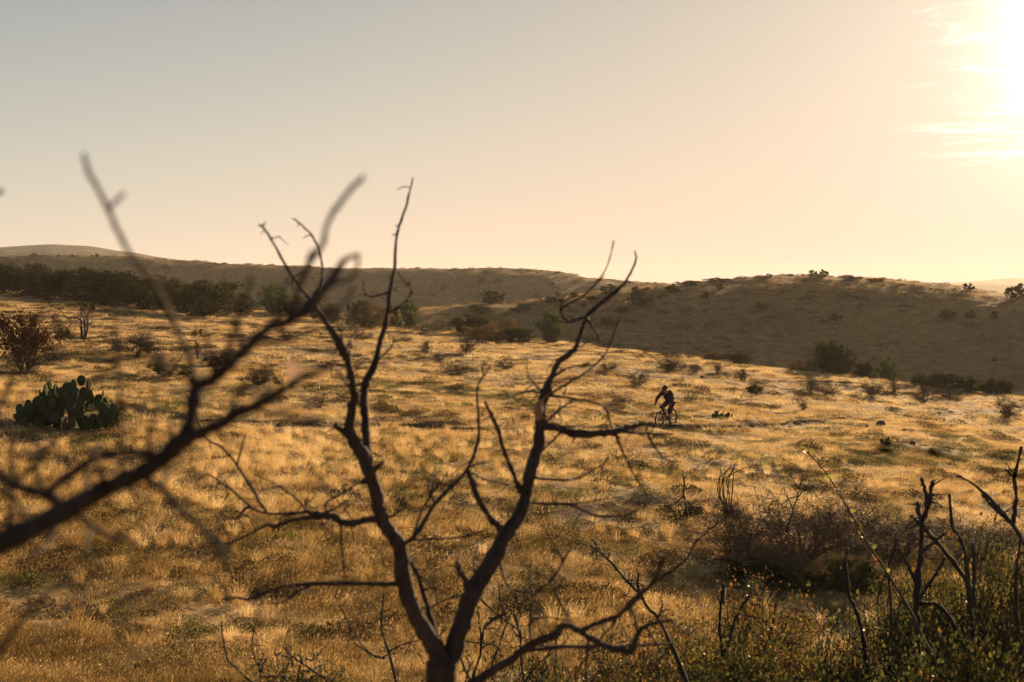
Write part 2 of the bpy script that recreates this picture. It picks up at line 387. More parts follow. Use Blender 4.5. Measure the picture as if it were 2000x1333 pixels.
def base_z(x, y):
    """ground height without the fine relief of the trail"""
    x = np.asarray(x, float); y = np.asarray(y, float)
    d = np.maximum(y, 1.0); u = np.clip(x / d, -0.7, 0.7)
    xc = np.clip(x, -75, 75)
    zf = -5.5 - 0.085 * xc
    zn = -1.75 - 0.25 * np.maximum(y, 0) - 0.02 * x
    k = 0.5
    z = np.maximum(zf, zn) + k * np.log1p(np.exp(-np.abs(zf - zn) / k))
    # fine relief
    und = fbm(x * 0.16, y * 0.16, 4) * 0.55 + fbm(x * 0.7 + 9, y * 0.7, 3) * 0.30 + fbm(x * 2.3 + 5, y * 2.3, 2) * 0.10
    z = z + und * np.clip((y - 4) / 10, 0.15, 1)
    # beyond the crest of the field: a valley, then the hills
    dc = np.interp(u, _UU, _CR)
    zc = -5.5 - 0.085 * np.clip(u * dc, -75, 75)
    hd = np.interp(u, _HX, _HD); hz = (HORIZON - np.interp(u, _HX, _HY)) / F_PX * hd
    rz = (HORIZON - np.interp(u, _RX, _RY)) / F_PX * 400
    fz = (HORIZON - np.interp(u, _FX, _FY)) / F_PX * 1200
    g2 = (HORIZON - np.interp(u, _GX, _GY)) / F_PX * 1900
    vz = np.minimum(zc - 4.5, hz - 2.0)
    nodes_d = [dc - 4, dc + 24, np.maximum(hd - 54, dc + 26), hd, hd + 55, np.full_like(dc, 335.), np.full_like(dc, 400.), np.full_like(dc, 470.), np.full_like(dc, 800.), np.full_like(dc, 1200.), np.full_like(dc, 1500.), np.full_like(dc, 1900.), np.full_like(dc, 2600.)]
    nodes_z = [zc, vz, vz - 0.3, hz, hz - 9, np.minimum(hz - 9, -11.), rz, rz - 14, np.full_like(dc, -18.), fz, fz * 0.3 - 10, g2, np.full_like(dc, -25.)]
    zz = zc.copy()
    for i in range(len(nodes_d) - 1):
        a, b = nodes_d[i], nodes_d[i + 1]
        t = (d - a) / (b - a)
        s = smoothstep(t)
        if i == 2: s = 0.3 * s + 0.7 * np.sin(np.clip(t, 0, 1) * math.pi / 2) ** 1.15
        if i == 5: s = 0.55 * s + 0.45 * np.sin(np.clip(t, 0, 1) * math.pi / 2)
        seg = nodes_z[i] * (1 - s) + nodes_z[i + 1] * s
        zz = np.where(d >= a, seg, zz)
    amp = np.interp(d, [100, 150, 200, 400, 700, 1800, 2700], [0.3, 0.9, 0.9, 1.3, 3, 8, 10])
    fr = np.interp(d, [100, 200, 400, 1000, 2700], [0.16, 0.12, 0.06, 0.02, 0.01])
    rel = fbm(x * 0.11 + 3, y * 0.11, 5) * np.where(d < 520, np.interp(d, [100, 150, 400], [0.3, 1.1, 1.5]), 0) + fbm(x * 0.012 + 3, y * 0.012, 5) * np.where(d >= 520, np.interp(d, [520, 900, 2000], [0, 5, 9]), 0)
    # keep the crests where they are: relief fades at the crest lines
    w = np.clip((d - dc) / 12, 0, 1)
    return z * (1 - w) + (zz + rel) * w

def raycast(px, py, far=600.0, near=6.0, fn=None):
    """where the line of sight through a pixel meets the ground (closest approach if it passes over a crest)"""
    fn = fn or base_z
    D = np.geomspace(near, far, 2400); P = pix(px, py, D)
    c = P[:, 2] - fn(P[:, 0], P[:, 1])
    hit = np.nonzero(c < 0)[0]
    i = hit[0] if len(hit) else int(np.argmin(c / D))
    return P[i, 0], P[i, 1]

_pp = np.array([raycast(a, b, 110) for a, b in PATH_PX])
PATH = catmull(_pp, 14)
def path_dist(x, y):
    x = np.asarray(x, float); y = np.asarray(y, float); sh = x.shape; x = x.ravel(); y = y.ravel()
    best = np.full(len(x), 99.0)
    sel = (y > 25) & (y < 95)
    if sel.any():
        xs, ys = x[sel], y[sel]; bb = np.full(len(xs), 99.0)
        for i in range(len(PATH) - 1):
            a, b = PATH[i], PATH[i + 1]; ab = b - a; L = ab @ ab + 1e-9
            t = np.clip(((xs - a[0]) * ab[0] + (ys - a[1]) * ab[1]) / L, 0, 1)
            bb = np.minimum(bb, np.hypot(xs - a[0] - t * ab[0], ys - a[1] - t * ab[1]))
        best[sel] = bb
    return best.reshape(sh)
def path_side(x, y):
    """metres in front of (negative) or behind the trail line, along the view"""
    i = np.argsort(PATH[:, 0]); return y - np.interp(x, PATH[i, 0], PATH[i, 1])
def gz(x, y):
    """ground with the trail cut into it: a low bank on the far side, open on the near side"""
    x = np.asarray(x, float); y = np.asarray(y, float); pd = path_dist(x, y); s = path_side(x, y)
    groove = np.exp(-(pd / 0.5) ** 4)
    near = np.where((s < 0) & (pd < 8), np.exp(np.minimum(s, 0) / 1.7), 0.0)
    return base_z(x, y) - 0.21 * np.maximum(groove, near)

rows = np.concatenate([np.linspace(-40, 4, 14), np.geomspace(4.6, 30, 110), np.arange(30.2, 66, 0.16), np.geomspace(66.3, 135, 130), np.geomspace(136, 210, 120), np.geomspace(211, 335, 40), np.geomspace(337, 410, 60), np.geomspace(415, 3000, 130)])
cols = np.concatenate([np.linspace(-1.3, -0.6, 12), np.linspace(-0.58, 0.58, 330), np.linspace(0.6, 1.3, 12)])
wd = np.where(rows > 0, np.sqrt(rows ** 2 + 15 ** 2), 15 + np.abs(rows) * 0.5)
GX = cols[None, :] * wd[:, None]; GY = np.repeat(rows[:, None], len(cols), 1)
GZ = gz(GX, GY)
def sheet(name, r0, r1, mat, lab=None):
    X, Y, Z = GX[r0:r1 + 1], GY[r0:r1 + 1], GZ[r0:r1 + 1]; n = X.shape[1]; k = X.shape[0]
    i = np.arange(k - 1)[:, None] * n; j = np.arange(n - 1)[None]
    f = np.stack([i + j, i + j + 1, i + n + j + 1, i + n + j], -1).reshape(-1, 4)
    b = MB(); b.add(np.stack([X, Y, Z], -1).reshape(-1, 3), f)
    return tag(link(name, b.mesh(name, mat, True)), kind='structure', label=lab)
def ri(d): return int(np.searchsorted(rows, d))
sheet('ground', 0, ri(134), M['field'], 'gently tilted field of dry golden grassland')
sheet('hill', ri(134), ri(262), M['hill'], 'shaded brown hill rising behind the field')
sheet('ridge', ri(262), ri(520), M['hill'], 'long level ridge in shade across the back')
sheet('far_hills', ri(520), len(rows) - 1, M['far'], 'pale hazy hills on the horizon')

# the single-track trail: a strip in its own shallow groove
tp = catmull(_pp, 60); tt = np.gradient(tp, axis=0); tt /= np.linalg.norm(tt, axis=1, keepdims=True); tn = np.stack([-tt[:, 1], tt[:, 0]], 1)
offs = np.linspace(-0.42, 0.42, 9)
wob = 0.05 * np.sin(np.arange(len(tp)) * 0.6)[:, None]
sx = tp[:, :1] + tn[:, :1] * (offs[None] + wob); sy = tp[:, 1:] + tn[:, 1:] * (offs[None] + wob)
sz = gz(sx, sy) + 0.012
n = len(offs); i = np.arange(len(tp) - 1)[:, None] * n; j = np.arange(n - 1)[None]
b = MB(); b.add(np.stack([sx, sy, sz], -1).reshape(-1, 3), np.stack([i + j, i + j + 1, i + n + j + 1, i + n + j], -1).reshape(-1, 4))
tag(link('path', b.mesh('path', M['path'], True)), kind='structure', label='narrow worn dirt trail crossing the field')

# ------------------------------------------------------------------ haze
def haze():
    b = MB(); x0, x1, y0, y1, z0, z1 = -4000, 4000, -60, 3050, -60, 50
    v = [[x, y, z] for x in (x0, x1) for y in (y0, y1) for z in (z0, z1)]
    b.add(v, [[0, 1, 3, 2], [4, 6, 7, 5], [0, 4, 5, 1], [2, 3, 7, 6], [0, 2, 6, 4], [1, 5, 7, 3]])
    m, nt, out = new_mat('haze_air'); v = nd(nt, 'ShaderNodeVolumePrincipled')
    v.inputs['Color'].default_value = (0.95, 0.89, 0.84, 1); v.inputs['Density'].default_value = 0.00016; v.inputs['Anisotropy'].default_value = 0.2
    nt.links.new(v.outputs[0], out.inputs['Volume'])
    tag(link('haze', b.mesh('haze', m)), kind='stuff')
haze()

# ------------------------------------------------------------------ scattered grass (stuff)
def scatter(name, protos, P, rotz, scl, idx, label):
    """thousands of uncountable plants: points that carry a few shared tuft meshes"""
    pc = bpy.data.collections.new(name + '_kinds')
    for k, me in enumerate(protos):
        pc.objects.link(bpy.data.objects.new('%s_kind_%02d' % (name, k), me))
    me = bpy.data.meshes.new(name); N = len(P)
    me.vertices.add(N); me.vertices.foreach_set('co', P.astype(np.float32).ravel())
    r = np.zeros((N, 3), np.float32); r[:, 2] = rotz
    a = me.attributes.new('rot', 'FLOAT_VECTOR', 'POINT'); a.data.foreach_set('vector', r.ravel())
    s = np.repeat(np.asarray(scl, np.float32)[:, None], 3, 1) if np.ndim(scl) == 1 else np.asarray(scl, np.float32)
    a = me.attributes.new('scl', 'FLOAT_VECTOR', 'POINT'); a.data.foreach_set('vector', s.ravel())
    a = me.attributes.new('pick', 'INT', 'POINT'); a.data.foreach_set('value', idx.astype(np.int32))
    o = tag(link(name, me), kind='stuff', label=label)
    nt = bpy.data.node_groups.new(name, 'GeometryNodeTree')
    nt.interface.new_socket('Geometry', in_out='INPUT', socket_type='NodeSocketGeometry'); nt.interface.new_socket('Geometry', in_out='OUTPUT', socket_type='NodeSocketGeometry')
    gi = nt.nodes.new('NodeGroupInput'); go = nt.nodes.new('NodeGroupOutput'); ip = nt.nodes.new('GeometryNodeInstanceOnPoints')
    ci = nt.nodes.new('GeometryNodeCollectionInfo'); ci.inputs['Collection'].default_value = pc; ci.inputs['Separate Children'].default_value = True; ci.inputs['Reset Children'].default_value = True
    ip.inputs['Pick Instance'].default_value = True
    def na(t, nm):
        q = nt.nodes.new('GeometryNodeInputNamedAttribute'); q.data_type = t; q.inputs['Name'].default_value = nm; return q.outputs['Attribute']
    nt.links.new(gi.outputs[0], ip.inputs['Points']); nt.links.new(ci.outputs[0], ip.inputs['Instance'])
    nt.links.new(na('FLOAT_VECTOR', 'rot'), ip.inputs['Rotation']); nt.links.new(na('FLOAT_VECTOR', 'scl'), ip.inputs['Scale']); nt.links.new(na('INT', 'pick'), ip.inputs['Instance Index'])
    nt.links.new(ip.outputs[0], go.inputs[0])
    md = o.modifiers.new('scatter', 'NODES'); md.node_group = nt
    return o

def blades(seed, n, spread, hmin, hmax, width, lean, mat, segs=2, head=0.0, tone=(0.75, 1.15)):
    """n grass blades rooted in a disc, bending outward; some end in a seed head"""
    g = rng(seed); b = MB()
    rr = spread * np.sqrt(g.random(n)); th = g.random(n) * 2 * math.pi
    base = np.stack([rr * np.cos(th), rr * np.sin(th), np.full(n, -0.02)], 1)
    h = hmin + (hmax - hmin) * g.random(n) ** 1.3
    out_a = th + g.normal(0, 0.9, n); ln = h * (lean * (0.25 + rr / max(spread, 1e-6)) * g.random(n) + 0.05)
    face = g.random(n) * 2 * math.pi
    sx, sy = np.cos(face), np.sin(face)
    T = np.linspace(0, 1, segs + 1)
    V = np.zeros((n, segs * 2 + 1, 3))
    for k, t in enumerate(T):
        c = base + np.stack([np.cos(out_a) * ln * t ** 1.8, np.sin(out_a) * ln * t ** 1.8, h * t * (1 - 0.18 * t * lean)], 1)
        wv = width * (1 - 0.55 * t) * 0.5
        if k < segs:
            V[:, 2 * k] = c - np.stack([sx * wv, sy * wv, 0 * sx], 1); V[:, 2 * k + 1] = c + np.stack([sx * wv, sy * wv, 0 * sx], 1)
        else:
            V[:, 2 * k] = c
    nv = segs * 2 + 1; off = (np.arange(n) * nv)[:, None]
    col = np.repeat((tone[0] + (tone[1] - tone[0]) * g.random((n, 1))) * np.array([[1, 1, 1]]) + g.normal(0, 0.02, (n, 3)), nv, 0)
    q = np.concatenate([np.stack([off[:, 0] + 2 * k, off[:, 0] + 2 * k + 1, off[:, 0] + 2 * k + 3, off[:, 0] + 2 * k + 2], 1) for k in range(segs - 1)]) if segs > 1 else np.zeros((0, 4), int)
    t = np.stack([off[:, 0] + 2 * (segs - 1), off[:, 0] + 2 * (segs - 1) + 1, off[:, 0] + 2 * segs], 1)
    b.add(V.reshape(-1, 3), t, col); b.F[-1] = t
    if len(q): b.F.append(q); b.M.append(np.zeros(len(q)))
    if head > 0:
        m = max(1, int(n * head)); pk = g.choice(n, m, replace=False); tip = V[pk, -1]
        d = np.stack([np.cos(out_a[pk]), np.sin(out_a[pk]), 0.9 + 0 * pk], 1); d /= np.linalg.norm(d, axis=1, keepdims=True)
        sd = np.stack([sx[pk], sy[pk], 0 * pk], 1); L = (0.018 + 0.022 * g.random(m))[:, None]; W = (0.003 + 0.004 * g.random(m))[:, None]
        HV = np.stack([tip - d * L * 0.4, tip + sd * W, tip + d * L, tip - sd * W], 1).reshape(-1, 3)
        b.add(HV, (np.arange(m) * 4)[:, None] + np.arange(4)[None], np.repeat(np.full((m, 3), 1.25), 4, 0))
    return b.mesh(mat.name + '_%d' % seed, mat, False, True)

def herbs(seed, n, spread, h, leaf, mat, tone=(0.7, 1.2)):
    g = rng(seed); b = MB()
    rr = spread * np.sqrt(g.random(n)); th = g.random(n) * 6.283
    c = np.stack([rr * np.cos(th), rr * np.sin(th), h * g.random(n) * (1 - 0.6 * (rr / spread) ** 2)], 1)
    a = g.normal(size=(n, 3)); a /= np.linalg.norm(a, axis=1, keepdims=True); e = np.cross(a, g.normal(size=(n, 3))); e /= np.linalg.norm(e, axis=1, keepdims=True)
    L = leaf * (0.6 + 0.8 * g.random((n, 1)))
    V = np.stack([c - a * L, c + e * L * 0.5, c + a * L, c - e * L * 0.5], 1).reshape(-1, 3)
    col = np.repeat((tone[0] + (tone[1] - tone[0]) * g.random((n, 1))) * np.ones((1, 3)), 4, 0)
    b.add(V, (np.arange(n) * 4)[:, None] + np.arange(4)[None], col); return b.mesh('herb_%d' % seed, mat, False, True)

def field_points(seed, d0, d1, n, umax=0.53, power=1.0):
    """points over the visible wedge of the field, evenly per square metre (power 1)"""
    g = rng(seed); d = np.sqrt(d0 ** 2 + (d1 ** 2 - d0 ** 2) * g.random(n) ** power); u = (g.random(n) * 2 - 1) * umax
    return u * d, d, g
# ------------------------------------------------------------------ shrubs and trees of the middle distance
def unit(v): return v / (np.linalg.norm(v) + 1e-12)

def twiggy(b, g, p, d, L, r, depth, kink=0.25, split=(2, 3), up=0.12, n=3, tips=None, shrink=0.68, segs=3, rmin=0.0015):
    """a branch that bends, tapers and splits"""
    P = [np.array(p, float)]; D = np.array(d, float)
    for s in range(segs):
        D = unit(D + g.normal(0, kink, 3) + np.array([0, 0, up])); P.append(P[-1] + D * L / segs)
    r1 = max(r * 0.62, rmin)
    b.tube(P, np.linspace(r, r1, len(P)), n, cap=False)
    if tips is not None: tips.append((P[-1], D))
    if depth <= 0: return
    for k in range(g.integers(split[0], split[1] + 1)):
        at = P[-1] if k == 0 else P[g.integers(1, len(P))]
        nd_ = unit(D + g.normal(0, 0.62, 3))
        twiggy(b, g, at, nd_, L * shrink * (0.75 + 0.5 * g.random()), r1 * (0.95 if k == 0 else 0.75), depth - 1, kink, split, up, n, tips, shrink, segs, rmin)

def leaf_cloud(g, pts, per, rad, leaf, tone=(0.6, 1.25), elong=0.55, out=None):
    """many small leaf faces round the given clump centres"""
    pts = np.asarray(pts); n = len(pts) * per
    c = np.repeat(pts, per, 0); off = g.normal(size=(n, 3)); off /= np.linalg.norm(off, axis=1, keepdims=True); off *= (g.random((n, 1)) ** 0.5)
    R = np.repeat(np.broadcast_to(np.asarray(rad, float), (len(pts),)), per)[:, None]
    c = c + off * R * np.array([[1, 1, 0.8]])
    a = g.normal(size=(n, 3)); a[:, 2] += 0.3; a /= np.linalg.norm(a, axis=1, keepdims=True)
    e = np.cross(a, g.normal(size=(n, 3))); e /= np.linalg.norm(e, axis=1, keepdims=True)
    L = leaf * (0.6 + 0.8 * g.random((n, 1)))
    V = np.stack([c - a * L, c + e * L * elong, c + a * L, c - e * L * elong], 1).reshape(-1, 3)
    clump = np.repeat(tone[0] + (tone[1] - tone[0]) * g.random((len(pts), 1)), per, 0)
    col = np.repeat(clump * (0.8 + 0.4 * g.random((n, 1))) * np.ones((1, 3)), 4, 0)
    return V, (np.arange(n) * 4)[:, None] + np.arange(4)[None], col

def bare_shrub(seed, h=1.0, w=1.1, stems=11, depth=3, r=0.016, mat='twig', flat=False, fine=260):
    """leafless many-stemmed shrub, about h high and w wide: returns meshes (stems, twigs)"""
    g = rng(seed); a = MB(); tips = []
    for k in range(stems):
        th = g.random() * 6.283; tilt = (0.25 + 0.75 * g.random()) * math.atan2(w * 0.62, h * (0.55 if flat else 0.85))
        d = np.array([math.cos(th) * math.sin(tilt), math.sin(th) * math.sin(tilt), math.cos(tilt)])
        p = np.array([math.cos(th), math.sin(th), 0]) * w * 0.06 * g.random(); p[2] = -0.05
        twiggy(a, g, p, d, h * (0.34 + 0.2 * g.random()), r * (0.6 + 0.6 * g.random()), depth, 0.22, (2, 3), 0.04, 3, tips, 0.66, 3, r * 0.26)
    V = np.concatenate(a.V); s = np.array([w / (np.ptp(V[:, 0]) + 1e-9), w / (np.ptp(V[:, 1]) + 1e-9), h / (V[:, 2].max() + 1e-9)])
    for v in a.V: v *= s
    P = np.array([t[0] * s for t in tips]); k = g.choice(len(P), min(len(P), fine), replace=False) if fine else []
    if len(k):
        V, F, col = leaf_cloud(g, P[k], 7, 0.10 * h, 0.055 * h, elong=0.055); a.add(V, F)
    return a.mesh('bare_stems_%d' % seed, M[mat], False), [(t[0] * s, t[1]) for t in tips]

def leafy_bush(seed, h, w, clumps=46, per=60, leaf=0.055, mat='olive', trunk=False, peak=1.0, low=0.12, lean=0.0):
    """evergreen bush: stems that fork inside an uneven crown of leaf clumps"""
    g = rng(seed); st = MB(); lv = MB()
    C = []
    lob = [(g.normal(0, 0.22, 2), 0.75 + 0.5 * g.random()) for _ in range(6)]
    while len(C) < clumps:
        q = g.uniform(-1, 1, 3); q[2] = g.random()
        z = q[2]; prof = (1 - abs(2 * z ** peak - 0.85) ** 2.2 * 0.75)
        o, k = lob[g.integers(0, 6)]
        rr = math.hypot(q[0] - o[0] * 0.6, q[1] - o[1] * 0.6)
        if rr > max(prof, 0.2) * k * 0.95 or rr < 0.25 * prof * (z < 0.75): continue
        C.append([q[0] * w * 0.5, q[1] * w * 0.5, h * (low + (0.93 - low) * z)])
    C = np.array(C); C[:, 0] += lean * C[:, 2]
    for c in C[::2]:
        b0 = np.array([g.normal(0, 0.05) * w, g.normal(0, 0.05) * w, -0.05]); mid = b0 * 0.4 + c * 0.6 + g.normal(0, 0.05, 3) * h; mid[2] *= 0.8
        st.tube(catmull([b0, mid, c], 3), np.linspace(0.022 * h * (1.2 if trunk else 0.5), 0.006 * h, 7), 4, cap=False)
    V, F, col = leaf_cloud(g, C, per, 0.13 * (w + h) * 0.5 * (0.65 + 0.7 * g.random(len(C))), leaf); lv.add(V, F, col)
    # a few sprays that break the outline
    top = C[np.argsort(-C[:, 2] - np.hypot(C[:, 0], C[:, 1]) * 0.6)[:max(6, clumps // 4)]]
    V, F, col = leaf_cloud(g, top * np.array([1.08, 1.08, 1.04]), max(8, per // 4), 0.1 * w, leaf * 0.9); lv.add(V, F, col)
    return st.mesh('stems_%d' % seed, M['twig'], True), lv.mesh('foliage_%d' % seed, M[mat], False, True)

BANK = 'evergreen scrub along the bank'
# --- kinds, built once at about one metre and shared by their copies
KINDS = {}
for k in range(4):
    m, _ = bare_shrub(300 + k, 1.0, 1.25, 17, 3, 0.02, 'twig'); KINDS['bare%d' % k] = [('stem', m)]
for k in range(2):
    m, _ = bare_shrub(310 + k, 1.0, 1.25, 22, 3, 0.02, 'twigred'); KINDS['red%d' % k] = [('stem', m)]
for k in range(2):
    m, _ = bare_shrub(320 + k, 1.0, 2.6, 26, 3, 0.02, 'twig', True); KINDS['low%d' % k] = [('stem', m)]
for k in range(3):
    s, f = leafy_bush(330 + k, 1.0, 1.35, 80, 60, 0.032, 'olive', False, 1.0, 0.05); KINDS['olive%d' % k] = [('stem', s), ('foliage', f)]
for k in range(2):
    s, f = leafy_bush(340 + k, 1.0, 1.35, 70, 50, 0.030, 'brown', False, 1.0, 0.05); KINDS['brown%d' % k] = [('stem', s), ('foliage', f)]
for k in range(2):
    s, f = leafy_bush(350 + k, 1.0, 1.0, 70, 50, 0.026, 'green', True, 1.3, 0.06); KINDS['juniper%d' % k] = [('trunk', s), ('crown', f)]
for k in range(3):
    s, f = leafy_bush(360 + k, 1.0, 1.4, 40, 40, 0.055, 'olive', False, 1.0, 0.05); KINDS['dot%d' % k] = [('stem', s), ('foliage', f)]
s, f = leafy_bush(370, 1.0, 1.1, 60, 40, 0.024, 'rust', False, 0.9, 0.3); KINDS['rust0'] = [('stem', bare_shrub(371, 1.0, 1.0, 14, 3, 0.016, 'twig')[0]), ('foliage', f)]
def mixed(seed, w):
    """dark stems above a skirt of green"""
    m, tips = bare_shrub(seed, 1.0, w, 13, 3, 0.017, 'twig'); g = rng(seed)
    tp = np.array([t[0] for t in tips]); tp = tp[(tp[:, 2] < 0.55)][:60]
    tp[:, 2] *= 0.8
    lv = MB(); V, F, col = leaf_cloud(g, tp, 34, 0.10, 0.022); lv.add(V, F, col)
    return [('stem', m), ('foliage', lv.mesh('skirt_%d' % seed, M['olive'], False, True))]
for k in range(2): KINDS['mixed%d' % k] = mixed(380 + k, 1.3)
def dark_tree(seed):
    g = rng(seed); a = MB(); tips = []
    for th, tilt in ((0.4, 0.35), (2.4, 0.5), (4.4, 0.25), (5.4, 0.6)):
        d = np.array([math.cos(th) * math.sin(tilt), math.sin(th) * math.sin(tilt), math.cos(tilt)])
        twiggy(a, g, (0, 0, -0.05), d, 0.5, 0.034, 4, 0.22, (2, 2), 0.02, 4, tips, 0.62, 3, 0.004)
    V = np.concatenate(a.V); s = 1.0 / V[:, 2].max()
    for v in a.V: v *= s
    lv = MB(); tp = np.array([t[0] * s for t in tips if t[0][2] > 0.6])[:26]; V, F, col = leaf_cloud(g, tp, 26, 0.09, 0.02, (0.3, 0.7)); lv.add(V, F, col)
    return [('trunk', a.mesh('dark_tree_%d' % seed, M['bark'], True)), ('crown', lv.mesh('dark_crown_%d' % seed, M['olive'], False, True))]
KINDS['tree0'] = dark_tree(391)

def plant(name, kind, px, base, top, width, label, category='shrub', group=None, Y=None, seed=0, sink=0.0, zrot=None):
    """stand one plant on the ground where the line of sight through (px, base) meets it; top and width in pixels give its size"""
    if group == BANK: width *= 1.25
    if Y is None: x, y = raycast(px, base, 620, 8.0)
    else: p = pix(px, base, Y); x, y = p[0], p[1]
    z = float(gz(np.array([x]), np.array([y]))[0])
    parts = KINDS[kind]
    h = max(pix(px, top, y)[2] - z, 0.15) * 1.08; w = width / F_PX * y * 1.15
    V = parts[0][1]; bb = [np.array([v.co for v in m.vertices]) for _, m in parts] if 'bb_' + kind not in KINDS else None
    if bb is not None:
        allv = np.concatenate(bb); KINDS['bb_' + kind] = (np.ptp(allv[:, 0]), np.ptp(allv[:, 1]), allv[:, 2].max())
    bx, by, bz = KINDS['bb_' + kind]
    o = empty(name, (x, y, z - sink), (seed * 2.399) % 6.283 if zrot is None else zrot)
    o.scale = (w / (0.5 * (bx + by)), w / (0.5 * (bx + by)), h / bz)
    for nm, me in parts: link(nm, me, o)
    return tag(o, label, category, group)

